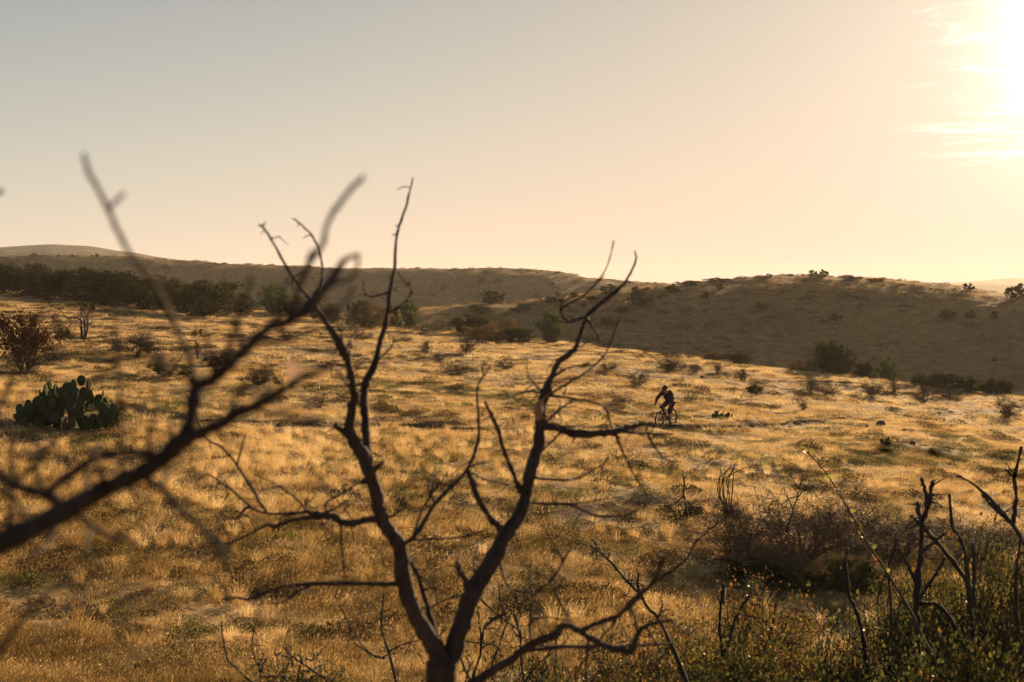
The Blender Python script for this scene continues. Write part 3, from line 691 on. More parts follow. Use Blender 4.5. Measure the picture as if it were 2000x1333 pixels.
EDGE = 'scrub along the far edge of the field'
FIELD = 'shrubs standing in the grass field'
T = [
 # name, kind, px, base, top, width, label, category, group, Y
 ('evergreen_bush', 'olive0', -30, 592, 512, 150, 'dark evergreen bush cut by the left picture edge, on the far bank', 'bush', BANK, 122),
 ('evergreen_bush', 'olive1', 70, 590, 518, 130, 'dark evergreen bush on the bank, above the rust-coloured shrub', 'bush', BANK, 124),
 ('evergreen_bush', 'olive2', 160, 594, 524, 140, 'dark evergreen bush on the bank straight above the prickly pear', 'bush', BANK, 122),
 ('evergreen_bush', 'olive0', 245, 600, 532, 130, 'dark evergreen bush on the bank behind the long blurred twig', 'bush', BANK, 120),
 ('evergreen_bush', 'olive1', 315, 606, 546, 120, 'low dark evergreen bush wedged beside the big rounded bush', 'bush', BANK, 117),
 ('evergreen_bush', 'olive2', 392, 618, 548, 140, 'big rounded green bush at the front end of the bank', 'bush', BANK, 110),
 ('bare_shrub', 'red0', 305, 600, 520, 110, 'leafless brown shrub sticking up behind the evergreen bank', 'shrub', BANK, 130),
 ('bare_shrub', 'bare0', 30, 590, 492, 90, 'leafless shrub poking up behind the bank at the far left', 'shrub', BANK, 135),
 ('evergreen_bush', 'olive0', 470, 608, 572, 62, 'small dark bush just past the big rounded one', 'bush', BANK, 122),
 ('evergreen_bush', 'juniper1', 535, 602, 554, 54, 'bright yellow-green bush near the end of the bank', 'bush', BANK, 128),
 ('evergreen_bush', 'olive1', 585, 608, 580, 60, 'last dark bush at the open end of the bank', 'bush', BANK, 128),
 ('brown_bush', 'brown0', 640, 628, 588, 60, 'brown bush in the gap behind the forked foreground stem', 'bush', EDGE, 121),
 ('brown_bush', 'brown1', 715, 640, 592, 90, 'wide brown bush behind the tall thin foreground twig', 'bush', EDGE, 114),
 ('evergreen_bush', 'olive2', 700, 620, 586, 50, 'dark green bush tucked behind the wide brown one', 'bush', EDGE, 124),
 ('juniper_tree', 'juniper0', 798, 622, 585, 34, 'small pointed juniper left of the shallow gully', 'tree', EDGE, 126),
 ('evergreen_bush', 'olive0', 768, 618, 598, 30, 'tiny green bush beside the small pointed juniper', 'bush', EDGE, 128),
 ('brown_bush', 'low0', 845, 650, 628, 110, 'low dead brush heap along the lip of the field', 'bush', EDGE, None),
 ('evergreen_bush', 'olive1', 918, 645, 612, 74, 'dark green top of the long thicket mid-field edge', 'bush', EDGE, 118),
 ('brown_bush', 'brown0', 985, 658, 622, 84, 'brown rounded bush in the middle of the long thicket', 'bush', EDGE, 116),
 ('brown_bush', 'brown1', 950, 664, 634, 100, 'low brown front bush of the long thicket', 'bush', EDGE, 110),
 ('evergreen_bush', 'olive2', 1012, 668, 640, 74, 'olive bush at the right end of the long thicket', 'bush', EDGE, 110),
 ('juniper_tree', 'juniper1', 1075, 666, 606, 60, 'square-topped bright green juniper standing on the field edge', 'tree', EDGE, 117),
 ('bare_shrub', 'red1', 1310, 727, 670, 92, 'large reddish leafless shrub behind the cyclist', 'shrub', FIELD, None),
 ('bare_shrub', 'bare0', 1358, 729, 702, 50, 'small leafless shrub next to the large reddish one', 'shrub', FIELD, None),
 ('bare_shrub', 'bare1', 1402, 730, 700, 30, 'narrow leafless shrub two along from the large reddish one', 'shrub', FIELD, None),
 ('brown_bush', 'brown1', 1390, 712, 690, 70, 'low brown hedge-like bush on the field edge behind the cyclist', 'bush', EDGE, 112),
 ('evergreen_bush', 'olive0', 1440, 714, 691, 60, 'low olive bush ending the hedge behind the cyclist', 'bush', EDGE, 111),
 ('bare_shrub', 'bare2', 1247, 757, 714, 48, 'fan-shaped leafless shrub just up-left of the cyclist\'s helmet', 'shrub', FIELD, None),
 ('low_shrub', 'low1', 1190, 721, 704, 44, 'low dark flat shrub left of the fan-shaped one', 'shrub', FIELD, None),
 ('low_shrub', 'low0', 1213, 786, 772, 40, 'low sparse shrub in front of the fan-shaped one', 'shrub', FIELD, None),
 ('bare_shrub', 'bare3', 1450, 745, 712, 46, 'greyish leafless shrub right of the cyclist, on open grass', 'shrub', FIELD, None),
 ('green_shrub', 'olive1', 1475, 769, 750, 34, 'little green shrub in open grass right of the cyclist', 'shrub', FIELD, None),
 ('bare_shrub', 'bare0', 1569, 801, 774, 28, 'tiny leafless shrub standing alone just above the trail', 'shrub', FIELD, None),
 ('bare_shrub', 'bare1', 1585, 768, 724, 62, 'leafless grey shrub in front of the large dark juniper', 'shrub', FIELD, None),
 ('bare_shrub', 'low1', 1618, 771, 744, 56, 'domed dense dead shrub below the large dark juniper', 'shrub', FIELD, None),
 ('juniper_tree', 'olive2', 1628, 728, 666, 84, 'large dark spreading juniper on the right field edge', 'tree', EDGE, 107),
 ('brown_bush', 'brown0', 1562, 726, 700, 56, 'brown bush at the left foot of the large dark juniper', 'bush', EDGE, 106),
 ('evergreen_bush', 'olive0', 1690, 742, 708, 50, 'olive bush between the large juniper and the round one', 'bush', EDGE, 103),
 ('juniper_tree', 'juniper0', 1735, 744, 696, 38, 'small round pale green juniper on the right field edge', 'tree', EDGE, 103),
 ('bare_shrub', 'bare2', 1702, 775, 738, 54, 'leafless spreading shrub below the round pale juniper', 'shrub', FIELD, None),
 ('bare_shrub', 'bare3', 1746, 768, 736, 40, 'small leafless shrub right below the round pale juniper', 'shrub', FIELD, None),
 ('green_shrub', 'olive1', 1797, 756, 728, 36, 'pale green bush above the tall leafless shrub', 'bush', EDGE, 97),
 ('bare_shrub', 'bare1', 1802, 788, 733, 62, 'tall leafless shrub in front of the grey brush pile', 'shrub', FIELD, None),
 ('brown_bush', 'low0', 1850, 778, 742, 84, 'grey brown brush pile beside the tall leafless shrub', 'shrub', FIELD, None),
 ('evergreen_bush', 'olive2', 1835, 764, 728, 70, 'dark green bush behind the grey brush pile', 'bush', EDGE, 94),
 ('evergreen_bush', 'olive0', 1886, 770, 734, 70, 'dark green bush right behind the end of the brush pile', 'bush', EDGE, 92),
 ('evergreen_bush', 'olive1', 1945, 772, 740, 64, 'dark green bush, last on the right field edge', 'bush', EDGE, 91),
 ('bare_shrub', 'bare2', 1966, 820, 764, 50, 'leafless vase-shaped shrub alone near the right picture edge', 'shrub', FIELD, None),
 ('low_shrub', 'low0', 1775, 757, 744, 40, 'dry brown low shrub between the two leafless ones on the right', 'shrub', FIELD, None),
 ('bare_shrub', 'bare0', 913, 694, 650, 54, 'leafless bush in the grass below the long thicket', 'shrub', FIELD, None),
 ('bare_shrub', 'bare1', 832, 692, 652, 36, 'upright thin leafless shrub left of the long thicket', 'shrub', FIELD, None),
 ('bare_shrub', 'low1', 895, 732, 702, 100, 'wide low reddish dead shrub in the middle of the field', 'shrub', FIELD, None),
 ('bare_shrub', 'bare2', 985, 723, 696, 46, 'small ragged dead shrub right of the wide low one', 'shrub', FIELD, None),
 ('bare_shrub', 'bare3', 855, 706, 684, 40, 'wispy leafless shrub above the wide low dead one', 'shrub', FIELD, None),
 ('bare_shrub', 'low0', 790, 668, 648, 44, 'small leafless clump under the field lip at centre left', 'shrub', FIELD, None),
 ('bare_shrub', 'bare1', 622, 797, 752, 62, 'small wiry leafless shrub left of the foreground trunk', 'shrub', FIELD, None),
 ('low_shrub', 'low1', 700, 665, 640, 90, 'low grey brush seen behind the forked foreground stem', 'shrub', FIELD, None),
 ('rust_shrub', 'rust0', 48, 728, 598, 130, 'tall rust-orange shrub near the left picture edge', 'shrub', FIELD, None),
 ('dark_tree', 'tree0', 165, 668, 586, 92, 'small dark crooked tree with two bare leaning stems', 'tree', FIELD, None),
 ('green_shrub', 'mixed1', 122, 668, 618, 62, 'dark green shrub at the left foot of the crooked tree', 'shrub', FIELD, None),
 ('green_shrub', 'mixed0', 268, 694, 632, 96, 'dark green skirted shrub with brown twigs above', 'shrub', FIELD, None),
 ('green_shrub', 'mixed1', 326, 738, 676, 90, 'green skirted bare shrub below the long blurred twig', 'shrub', FIELD, None),
 ('green_shrub', 'mixed0', 432, 718, 672, 88, 'dark shrub behind the blurred branch fork', 'shrub', FIELD, None),
 ('dark_tree', 'tree0', 386, 700, 640, 50, 'slim dark little tree behind the blurred branch', 'tree', FIELD, None),
 ('green_shrub', 'mixed1', 512, 756, 708, 88, 'dark shrub just beyond the blurred branch tips', 'shrub', FIELD, None),
 ('bare_shrub', 'low0', 100, 706, 672, 86, 'grey wispy brush right of the rust-orange shrub', 'shrub', FIELD, None),
 ('bare_shrub', 'bare3', 232, 690, 655, 50, 'thin leafless shrub between crooked tree and skirted shrub', 'shrub', FIELD, None),
 ('bare_shrub', 'bare0', 560, 668, 640, 50, 'grey leafless shrub by the lit grass left of the fork', 'shrub', FIELD, None),
 ('low_shrub', 'low1', 1030, 600, 588, 50, 'low scrub patch on the near shoulder of the hill', 'shrub', 'scrub on the hill shoulder', None),
]
for i, (nm, kd, px, ba, to, wi, lab, cat, grp, Y) in enumerate(T):
    plant(nm, kd, px, ba, to, wi, lab, cat, grp, Y, i + 1, 0.03)

# scrub dotted over the hill and the ridge: (px, base py, width px, height px)
HILL = [(945, 612, 34, 12), (965, 594, 42, 26), (930, 606, 30, 10), (1016, 608, 34, 14), (1080, 592, 44, 12), (1122, 582, 18, 12), (1140, 600, 16, 8), (1160, 587, 26, 9), (1192, 575, 38, 20), (1187, 637, 34, 18), (1215, 611, 24, 12), (1237, 632, 9, 9), (1248, 597, 48, 30), (1243, 570, 17, 12), (1263, 570, 14, 10), (1315, 572, 28, 18), (1345, 558, 46, 10), (1376, 584, 18, 14), (1400, 551, 52, 9), (1405, 567, 16, 14), (1488, 605, 24, 18), (1500, 541, 16, 7), (1545, 540, 14, 5), (1588, 541, 17, 14), (1606, 541, 22, 15), (1663, 546, 34, 7), (1632, 628, 24, 15), (1853, 624, 30, 20), (1895, 622, 21, 18), (1942, 624, 14, 16), (1942, 708, 9, 10), (1891, 567, 22, 14), (1992, 582, 50, 28), (1712, 548, 40, 5)]
HILL.sort()
def nth(i):
    s = 'th' if 10 <= i % 100 <= 20 else {1: 'st', 2: 'nd', 3: 'rd'}.get(i % 10, 'th'); return '%d%s' % (i, s)
SPECIAL = {1192: 'dark bush on the hill\'s left shoulder, under the tall foreground twig tips', 1248: 'biggest round bush on the left part of the shaded hill', 1588: 'left and smaller bush of the pair on the hilltop skyline', 1606: 'right and larger bush of the pair on the hilltop skyline', 1992: 'big dark juniper on the skyline at the right picture edge', 1891: 'lone round bush on the right skyline in front of the pale far hills', 1853: 'leftmost of three round shrubs on the right hillside', 1895: 'middle of three round shrubs on the right hillside', 1942.5: '', 965: 'round tree standing on the low near shoulder of the hill', 1632: 'lone round shrub in the middle of the hill slope', 1488: 'reddish round shrub high on the left hill slope'}
for i, (px, py, w, h) in enumerate(HILL):
    lab = SPECIAL.get(px) or 'dark shrub on the shaded hill, %s of its shrubs from the left' % nth(i + 1)
    plant('hill_shrub', 'brown0' if px == 1488 else 'dot%d' % (i % 3), px, py, py - h, w * 1.05, lab, 'shrub', 'shrubs dotted over the shaded hill', None, i + 50, 0.05)
RIDGE = [(65, 502, 13, 9), (115, 502, 6, 5), (142, 503, 7, 7), (180, 503, 6, 6), (190, 503, 8, 8), (208, 503, 7, 4), (325, 526, 18, 11), (440, 517, 10, 4), (605, 523, 14, 5), (866, 566, 15, 11), (940, 553, 18, 10), (947, 536, 12, 8), (972, 554, 18, 11), (950, 579, 26, 13), (1050, 584, 17, 11), (1078, 560, 13, 10), (1090, 534, 12, 5), (760, 545, 12, 6), (560, 548, 14, 7), (1170, 550, 14, 5), (1230, 553, 14, 5)]
RIDGE.sort()
for i, (px, py, w, h) in enumerate(RIDGE):
    sk = py < 540 and h >= 4 and px < 300
    plant('ridge_shrub', 'dot%d' % (i % 3), px, py, py - h, w, 'tiny dark shrub on the long back ridge, %s from the left' % nth(i + 1), 'shrub', 'tiny shrubs on the long ridge', None, i + 90, 0.1)
# ------------------------------------------------------------------ bare foreground wood
class Wood:
    """a leafless tree or branch set out limb by limb: pixel polylines with widths, each limb leaving the limb it grows from"""
    def __init__(self, name, label, category, mat, base_depth, foot=None, group=None, seed=1):
        self.pts = []; self.mat = mat; self.d0 = base_depth; self.g = rng(seed); self.k = 0
        self.spurs = 5; self.wk = 1.0; self.o = empty(name); tag(self.o, label, category, group); self.foot = foot
    def depth_at(self, p):
        if not self.pts: return self.d0
        A = np.concatenate(self.pts); i = np.argmin((A[:, 0] - p[0]) ** 2 + (A[:, 1] - p[1]) ** 2); return A[i, 2]
    def limb(self, name, P, w0, w1, dd=0.0, ws=None, sides=8, knots=0.10, kink=0.9, d=None, mat=None):
        P = np.array(P, float); s = np.concatenate([[0], np.cumsum(np.hypot(*np.diff(P, axis=0).T))]); s /= s[-1]
        d0 = self.depth_at(P[0]) if d is None else d
        per = 5 if sides >= 8 else 4
        Q = catmull(P, per); t = np.interp(np.linspace(0, len(P) - 1, len(Q)), np.arange(len(P)), s)
        D = d0 + dd * t + 0.012 * self.d0 * np.cumsum(self.g.normal(0, 0.25, len(Q))) / math.sqrt(len(Q))
        W = np.interp(t, np.linspace(0, 1, len(ws)), ws) if ws else w0 + (w1 - w0) * t
        W = W * self.wk * (1 + 1.5 * knots * self.g.normal(0, 1, len(Q)).clip(-1.6, 1.6))
        J = self.g.normal(0, 1, (len(Q), 2)) * kink * np.minimum(W, 16)[:, None] * 0.085; J[0] = 0; Q = Q + J
        self.pts.append(np.column_stack([Q, D]))
        b = MB(); b.tube(pix(Q[:, 0], Q[:, 1], D), np.maximum(W, 0.6) * 0.5 / F_PX * D, sides)
        # thorny spurs and broken side twigs
        for q in range(self.spurs if len(Q) > 8 and W.max() > 3 else 0):
            i = self.g.integers(2, len(Q) - 1); c = Q[i]; a = self.g.random() * 6.283; ln = (6 + 52 * self.g.random() ** 2.2) * (0.7 if W[i] < 8 else 1.0)
            m_ = c + ln * 0.5 * np.array([math.cos(a), math.sin(a)]); e_ = m_ + ln * 0.5 * np.array([math.cos(a + self.g.normal(0, 0.6)), math.sin(a + self.g.normal(0, 0.6))])
            X = np.array([c, m_, e_]); dz = D[i] + np.array([0, 1, 2]) * self.g.normal(0, 0.004) * self.d0
            b.tube(pix(X[:, 0], X[:, 1], dz), np.array([min(4.2, W[i] * 0.55), 2.4, 1.2]) * 0.5 / F_PX * D[i], 4)
        o = link(name, b.mesh(name, mat or self.mat, True), self.o); self.k += 1
        return o
    def twigs(self, name, LL, w0=7, w1=3, dd=0.12, sides=5):
        for k, P in enumerate(LL): self.limb(name, P, w0, w1, dd * (1 if k % 2 else -1) * (0.4 + 0.8 * self.g.random()), None, sides)

# --- the two-stemmed bare tree in the middle
def middle_tree():
    t = Wood('bare_tree', 'dark leafless two-stemmed tree in the centre foreground', 'tree', M['bark'], 2.45, seed=5); t.wk = 0.80; t.spurs = 10
    t.limb('trunk', [(872, 2550), (866, 2150), (862, 1750), (862, 1500), (862, 1400), (862, 1340), (861, 1290)], 92, 74, 0.0, [96, 92, 86, 80, 78, 76, 74], 12, 0.03)
    L = t.limb
    L('branch', [(864, 1330), (861, 1290), (845, 1257), (824, 1224), (803, 1182), (791, 1145), (785, 1104), (778, 1062), (753, 1029), (741, 996), (733, 958), (720, 917), (708, 888), (690, 862), (683, 830), (690, 786), (694, 774)], 70, 24, -0.12, [66, 54, 46, 42, 40, 42, 42, 38, 36, 34, 32, 34, 36, 32, 27, 24, 22], 12, 0.04)
    L('branch', [(694, 778), (690, 758), (685, 732), (677, 700), (668, 680), (652, 652), (614, 597), (606, 585)], 18, 10, -0.05, [20, 18, 17, 24, 22, 13, 11, 12], 8, 0.05)
    L('branch', [(606, 586), (585, 560), (560, 522), (534, 475), (515, 446), (505, 440)], 9, 5, -0.08, None, 6, 0.08)
    L('branch', [(606, 586), (618, 570), (629, 547), (628, 513), (623, 488), (608, 459), (591, 442), (576, 429)], 8, 4, 0.1, None, 6, 0.08)
    L('branch', [(722, 905), (718, 880), (714, 842), (711, 800), (711, 774), (713, 749), (732, 711), (744, 665), (757, 610), (762, 568), (770, 526), (773, 471), (780, 442), (793, 404), (799, 379), (807, 347)], 22, 4, 0.15, [22, 21, 21, 21, 20, 19, 15, 13, 11, 10, 8, 7, 7, 6, 5, 3], 8, 0.05)
    L('stub', [(690, 858), (676, 846), (664, 838), (656, 832)], 20, 13, -0.02, None, 8)
    L('spur', [(708, 944), (722, 930), (736, 914), (751, 900)], 14, 4, -0.05, [13, 20, 15, 3], 8)
    L('branch', [(752, 1022), (733, 1016), (704, 1019), (670, 1021), (650, 1008), (612, 1010), (567, 1017), (538, 1029), (525, 1025), (513, 1029), (484, 1046), (446, 1062), (432, 1062), (424, 1050)], 22, 5, -0.2, [20, 19, 17, 18, 18, 18, 12, 11, 10, 8, 7, 6, 6, 4], 8, 0.07)
    L('branch', [(640, 1008), (604, 1000), (558, 1004), (517, 1002), (492, 992), (459, 963), (421, 936), (405, 927), (388, 936)], 10, 4, 0.1, None, 6, 0.08)
    L('branch', [(521, 1002), (492, 954), (463, 909), (434, 875), (401, 855), (385, 815), (384, 790)], 8, 4, 0.1, None, 6, 0.06)
    L('branch', [(785, 1139), (778, 1139), (724, 1141), (670, 1139), (608, 1141), (558, 1145), (521, 1158), (488, 1170), (459, 1168), (432, 1172)], 15, 5, -0.15, [14, 13, 12, 13, 11, 9, 8, 8, 7, 4], 8, 0.07)
    L('stub', [(858, 1262), (849, 1236), (832, 1174), (816, 1124), (804, 1100), (798, 1090)], 16, 13, 0.08, [18, 17, 14, 12, 12, 11], 8)
    # right-hand stem
    L('branch', [(864, 1325), (875, 1299), (891, 1249), (908, 1203), (925, 1153), (954, 1108), (983, 1054), (1008, 1017), (1024, 979), (1033, 938), (1043, 900), (1053, 859), (1055, 817), (1057, 795), (1060, 780)], 50, 26, 0.12, [56, 50, 46, 44, 44, 46, 42, 36, 34, 30, 30, 30, 30, 26, 22], 12, 0.04)
    L('peeled_wood', [(1050, 818), (1051, 806), (1053, 794), (1056, 782)], 18, 16, -0.0, [12, 20, 20, 12], 8, 0.03, mat=M['wood']).location = (0, -0.012, 0)
    L('branch', [(1060, 782), (1065, 770), (1071, 755), (1079, 733), (1090, 710), (1113, 691), (1126, 676), (1135, 650), (1143, 628), (1148, 616), (1165, 599), (1191, 579), (1218, 556), (1233, 530), (1242, 508), (1240, 491)], 22, 5, 0.12, [24, 24, 17, 14, 15, 14, 12, 10, 10, 12, 10, 9, 7, 6, 5, 4], 8, 0.05)
    L('branch', [(1058, 832), (1090, 836), (1124, 847), (1173, 847), (1210, 841), (1240, 832), (1270, 828), (1281, 834)], 22, 6, -0.15, [22, 19, 22, 20, 17, 15, 9, 6], 8, 0.08)
    L('branch', [(1210, 843), (1240, 846), (1266, 847), (1315, 849)], 8, 5, -0.05, None, 6)
    L('branch', [(985, 1050), (975, 1030), (958, 1012), (933, 971), (920, 938), (912, 917)], 22, 15, -0.1, [22, 19, 18, 16, 14, 13], 8)
    L('branch', [(912, 918), (929, 880), (935, 855), (935, 821), (932, 770), (934, 751), (949, 729), (959, 714)], 10, 4, 0.05, None, 6)
    L('branch', [(784, 1062), (803, 1054), (820, 1033), (850, 983), (875, 958), (895, 938), (912, 920)], 12, 8, 0.1, None, 6)
    L('branch', [(1016, 962), (1003, 925), (987, 888), (974, 842), (960, 813), (947, 784)], 13, 9, -0.08, None, 8)
    L('stub', [(915, 1150), (908, 1132), (898, 1112), (891, 1098)], 17, 12, -0.05, None, 8)
    # arching limbs at the right foot of the tree
    L('branch', [(880, 1380), (933, 1330), (987, 1295), (1028, 1265), (1074, 1245), (1090, 1236), (1099, 1222), (1120, 1226), (1149, 1245), (1190, 1265), (1232, 1270), (1248, 1236), (1269, 1220), (1315, 1211)], 24, 6, -0.2, [30, 28, 24, 20, 18, 20, 22, 16, 16, 18, 20, 14, 10, 5], 8, 0.06)
    L('branch', [(1028, 1270), (1082, 1265), (1140, 1263), (1207, 1262), (1260, 1260), (1317, 1257)], 12, 5, 0.1, None, 6)
    L('branch', [(1135, 1232), (1175, 1214), (1207, 1203), (1248, 1162), (1275, 1140), (1290, 1108), (1298, 1087)], 14, 9, -0.1, [12, 12, 14, 14, 12, 11, 12], 8)
    L('branch', [(1281, 1136), (1339, 1095), (1360, 1058), (1398, 1025), (1440, 995)], 9, 4, 0.05, None, 6)
    t.twigs('twig', [
        [(761, 572), (744, 576), (723, 580), (713, 568), (709, 549)], [(755, 615), (780, 600), (801, 580), (803, 565), (799, 547)], [(732, 711), (753, 690), (768, 673), (770, 656)],
        [(685, 718), (673, 715), (652, 711), (635, 706)], [(690, 765), (673, 744), (656, 723)], [(672, 688), (690, 656), (694, 641)], [(670, 682), (667, 656), (658, 627)],
        [(762, 1010), (778, 1000), (795, 987), (778, 975), (774, 960)], [(463, 909), (478, 851)], [(459, 963), (438, 940)], [(459, 921), (438, 940)], [(484, 990), (470, 1005), (460, 1016)],
        [(600, 1000), (579, 975), (546, 950), (498, 927)], [(640, 1005), (637, 983), (670, 963), (704, 942)], [(620, 1008), (660, 990), (683, 977), (670, 1004)], [(604, 1004), (596, 985), (606, 978)], [(650, 1010), (642, 1022), (634, 1028), (628, 1022)],
        [(666, 1024), (668, 1070), (672, 1112), (672, 1133)], [(604, 1145), (579, 1158), (550, 1178), (521, 1178)], [(575, 1160), (592, 1156), (605, 1146)], [(558, 1145), (554, 1128)],
        [(814, 1190), (838, 1186), (857, 1178), (880, 1168), (904, 1160), (918, 1150)], [(828, 1152), (852, 1150), (851, 1176)],
        [(808, 1046), (824, 996), (841, 967), (849, 917)], [(841, 967), (860, 945), (874, 925)], [(912, 918), (941, 934), (974, 942), (1010, 952)], [(912, 916), (930, 908), (945, 904)], [(850, 985), (838, 952), (846, 930)],
        [(1148, 618), (1128, 624), (1109, 628), (1096, 613), (1099, 601), (1120, 590), (1143, 575), (1169, 549), (1188, 515), (1199, 470)], [(1098, 606), (1096, 590), (1092, 579), (1083, 571)], [(1147, 622), (1158, 639), (1169, 661), (1150, 667), (1133, 678)],
        [(1068, 775), (1105, 751), (1143, 729), (1173, 703), (1188, 680), (1210, 620)], [(1082, 735), (1113, 718), (1150, 712)], [(1060, 768), (1030, 765), (1000, 772), (983, 765)], [(1000, 771), (990, 778)], [(1058, 765), (1044, 750), (1030, 736)],
        [(1066, 772), (1113, 778), (1150, 785), (1180, 796), (1191, 823), (1206, 864)], [(1060, 830), (1098, 796), (1128, 780)], [(1266, 849), (1278, 871), (1300, 898), (1330, 903)], [(1203, 848), (1214, 879), (1240, 931), (1252, 950), (1265, 971)], [(1098, 843), (1075, 864), (1056, 885)], [(1124, 850), (1118, 866)], [(1105, 842), (1108, 826)], [(1240, 834), (1244, 824)],
        [(1036, 930), (1060, 936), (1120, 936), (1174, 909), (1190, 892)], [(1026, 982), (1060, 984), (1100, 984), (1140, 983), (1190, 973)], [(1057, 985), (1115, 987), (1165, 1008), (1223, 1006), (1252, 992)], [(800, 1055), (850, 1052), (904, 1050), (954, 1033)],
        [(1246, 1240), (1238, 1200), (1224, 1180), (1215, 1150)], [(1262, 1225), (1280, 1255), (1300, 1290), (1335, 1333)], [(1150, 1245), (1146, 1290), (1144, 1340)], [(1310, 1212), (1340, 1235), (1352, 1242)],
        [(974, 1092), (985, 1130), (1000, 1152), (1037, 1160), (1053, 1170), (1053, 1206)], [(1037, 1262), (1035, 1220), (1040, 1165), (1034, 1130), (1038, 1090)], [(1045, 1156), (1078, 1133), (1099, 1095), (1090, 1075), (1062, 1029)], [(1082, 1153), (1100, 1190), (1118, 1226)], [(1032, 1222), (1053, 1207), (1082, 1207), (1112, 1215)], [(1207, 1203), (1190, 1230), (1170, 1250)], [(1099, 1095), (1115, 1070)], [(930, 1135), (926, 1100), (936, 1060)],
    ], 7.5, 3.0, 0.12, 5)
    return t
middle_tree()

# --- the twiggy branch close to the lens at the left
def near_branch():
    t = Wood('near_branch', 'strongly blurred bare branch reaching in from the left edge', 'branch', M['bark'], 0.80, seed=9); t.spurs = 0; t.wk = 0.96
    L = t.limb
    L('stem', [(-420, 1230), (-250, 1170), (-120, 1110), (0, 1061), (71, 1028), (138, 994), (209, 952), (266, 928), (328, 890), (356, 861)], 64, 40, -0.03, [74, 70, 66, 60, 56, 50, 46, 42, 38, 36], 10, 0.05)
    L('branch', [(352, 866), (420, 832), (490, 797), (560, 755), (595, 737), (647, 716)], 30, 9, -0.03, [34, 28, 24, 20, 18, 8], 8)
    L('branch', [(354, 864), (371, 825), (385, 762), (420, 737), (472, 692), (518, 646), (560, 629), (595, 608), (637, 562), (665, 520), (673, 509), (702, 496)], 30, 12, 0.05, [32, 30, 34, 28, 24, 22, 22, 22, 20, 18, 14, 8], 8)
    L('branch', [(-60, 890), (0, 928), (38, 952), (90, 966), (123, 990), (140, 998)], 26, 20, 0.02, None, 8, d=0.80)
    L('branch', [(90, 964), (142, 923), (185, 895), (256, 885), (320, 892)], 18, 16, -0.02, None, 8)
    L('branch', [(271, 930), (318, 956), (351, 994), (394, 1032), (432, 1075), (444, 1108)], 14, 14, -0.05, None, 6)
    L('branch', [(147, 1000), (180, 1028), (214, 1051), (242, 1054)], 14, 12, -0.03, None, 6)
    L('twig', [(383, 760), (371, 699), (350, 657), (329, 608), (301, 555), (262, 510), (236, 460), (224, 440), (210, 407), (190, 368), (171, 329), (164, 302)], 14, 9, -0.12, None, 6, 0.05)
    L('twig', [(212, 408), (226, 394), (242, 378)], 9, 7, -0.02, None, 6)
    L('bud', [(205, 398), (210, 407), (214, 416)], 10, 10, 0, [5, 14, 5], 6)
    L('bud', [(167, 320), (171, 330), (176, 342)], 10, 10, 0, [5, 13, 5], 6)
    L('twig', [(560, 629), (578, 580), (604, 515), (631, 475), (639, 438), (669, 391), (690, 365), (711, 345)], 13, 10, -0.08, None, 6)
    L('bud', [(598, 512), (606, 500), (610, 488)], 10, 10, 0, [6, 16, 6], 6)
    L('twig', [(430, 730), (455, 650), (480, 580), (490, 540)], 15, 9, -0.1, None, 6)
    L('twig', [(240, 935), (236, 830), (232, 740), (226, 660), (228, 592)], 12, 7, -0.14, None, 6)
    L('twig', [(28, 945), (71, 904), (123, 838), (157, 771), (209, 724), (245, 682)], 11, 6, -0.1, None, 6)
    L('twig', [(-40, 900), (30, 720), (55, 650), (90, 590), (130, 530)], 14, 9, -0.1, None, 6)
    L('twig', [(490, 800), (560, 812), (600, 820), (628, 820)], 9, 12, -0.06, None, 6)
    L('twig', [(19, 945), (21, 1004), (10, 1027)], 11, 9, -0.03, None, 6)
    L('twig', [(-60, 1330), (0, 1265), (43, 1213), (95, 1160), (138, 1127)], 16, 7, -0.06, None, 6, d=0.78)
    L('twig', [(-30, 395), (-8, 380), (4, 372)], 10, 10, 0, None, 6, d=0.78)
    L('twig', [(300, 905), (292, 850), (306, 800), (300, 760)], 12, 7, -0.05, None, 6)
    L('twig', [(470, 694), (505, 668), (560, 664), (610, 640)], 13, 8, -0.06, None, 6)
    L('twig', [(420, 738), (410, 690), (396, 640)], 12, 8, -0.08, None, 6)
    L('twig', [(205, 955), (190, 900), (160, 860)], 12, 7, -0.05, None, 6)
    L('twig', [(420, 835), (450, 800), (470, 760), (520, 720)], 12, 7, -0.06, None, 6)
    L('twig', [(120, 1005), (100, 1050), (60, 1090)], 12, 7, -0.05, None, 6)
    L('twig', [(640, 560), (690, 540), (700, 500)], 11, 7, -0.05, None, 6)
    t.twigs('twig', [[(60, 1032), (40, 990), (16, 960), (-12, 930)], [(150, 985), (168, 950), (172, 912), (196, 870)], [(230, 945), (262, 962), (300, 1000), (312, 1040)], [(300, 905), (330, 860), (336, 820), (356, 790)], [(385, 760), (360, 735), (330, 722), (300, 690)], [(472, 692), (468, 650), (444, 612), (448, 580)], [(518, 646), (548, 610), (552, 570), (570, 545)], [(490, 797), (520, 770), (528, 735), (520, 700)], [(420, 832), (440, 858), (476, 872), (500, 900)], [(90, 964), (70, 920), (78, 880), (60, 840)], [(38, 952), (20, 900), (24, 850), (-6, 800)], [(318, 956), (330, 920), (362, 905)], [(595, 608), (640, 612), (676, 590), (690, 560)], [(560, 755), (588, 770), (612, 800)], [(180, 1028), (168, 1064), (180, 1098)]], 11, 6, 0.05, 6)
    # one dried leaf still hanging near the tip
    b = MB(); c = pix(574, 722, t.depth_at((574, 740))); u = np.linspace(-1, 1, 7)
    V = []
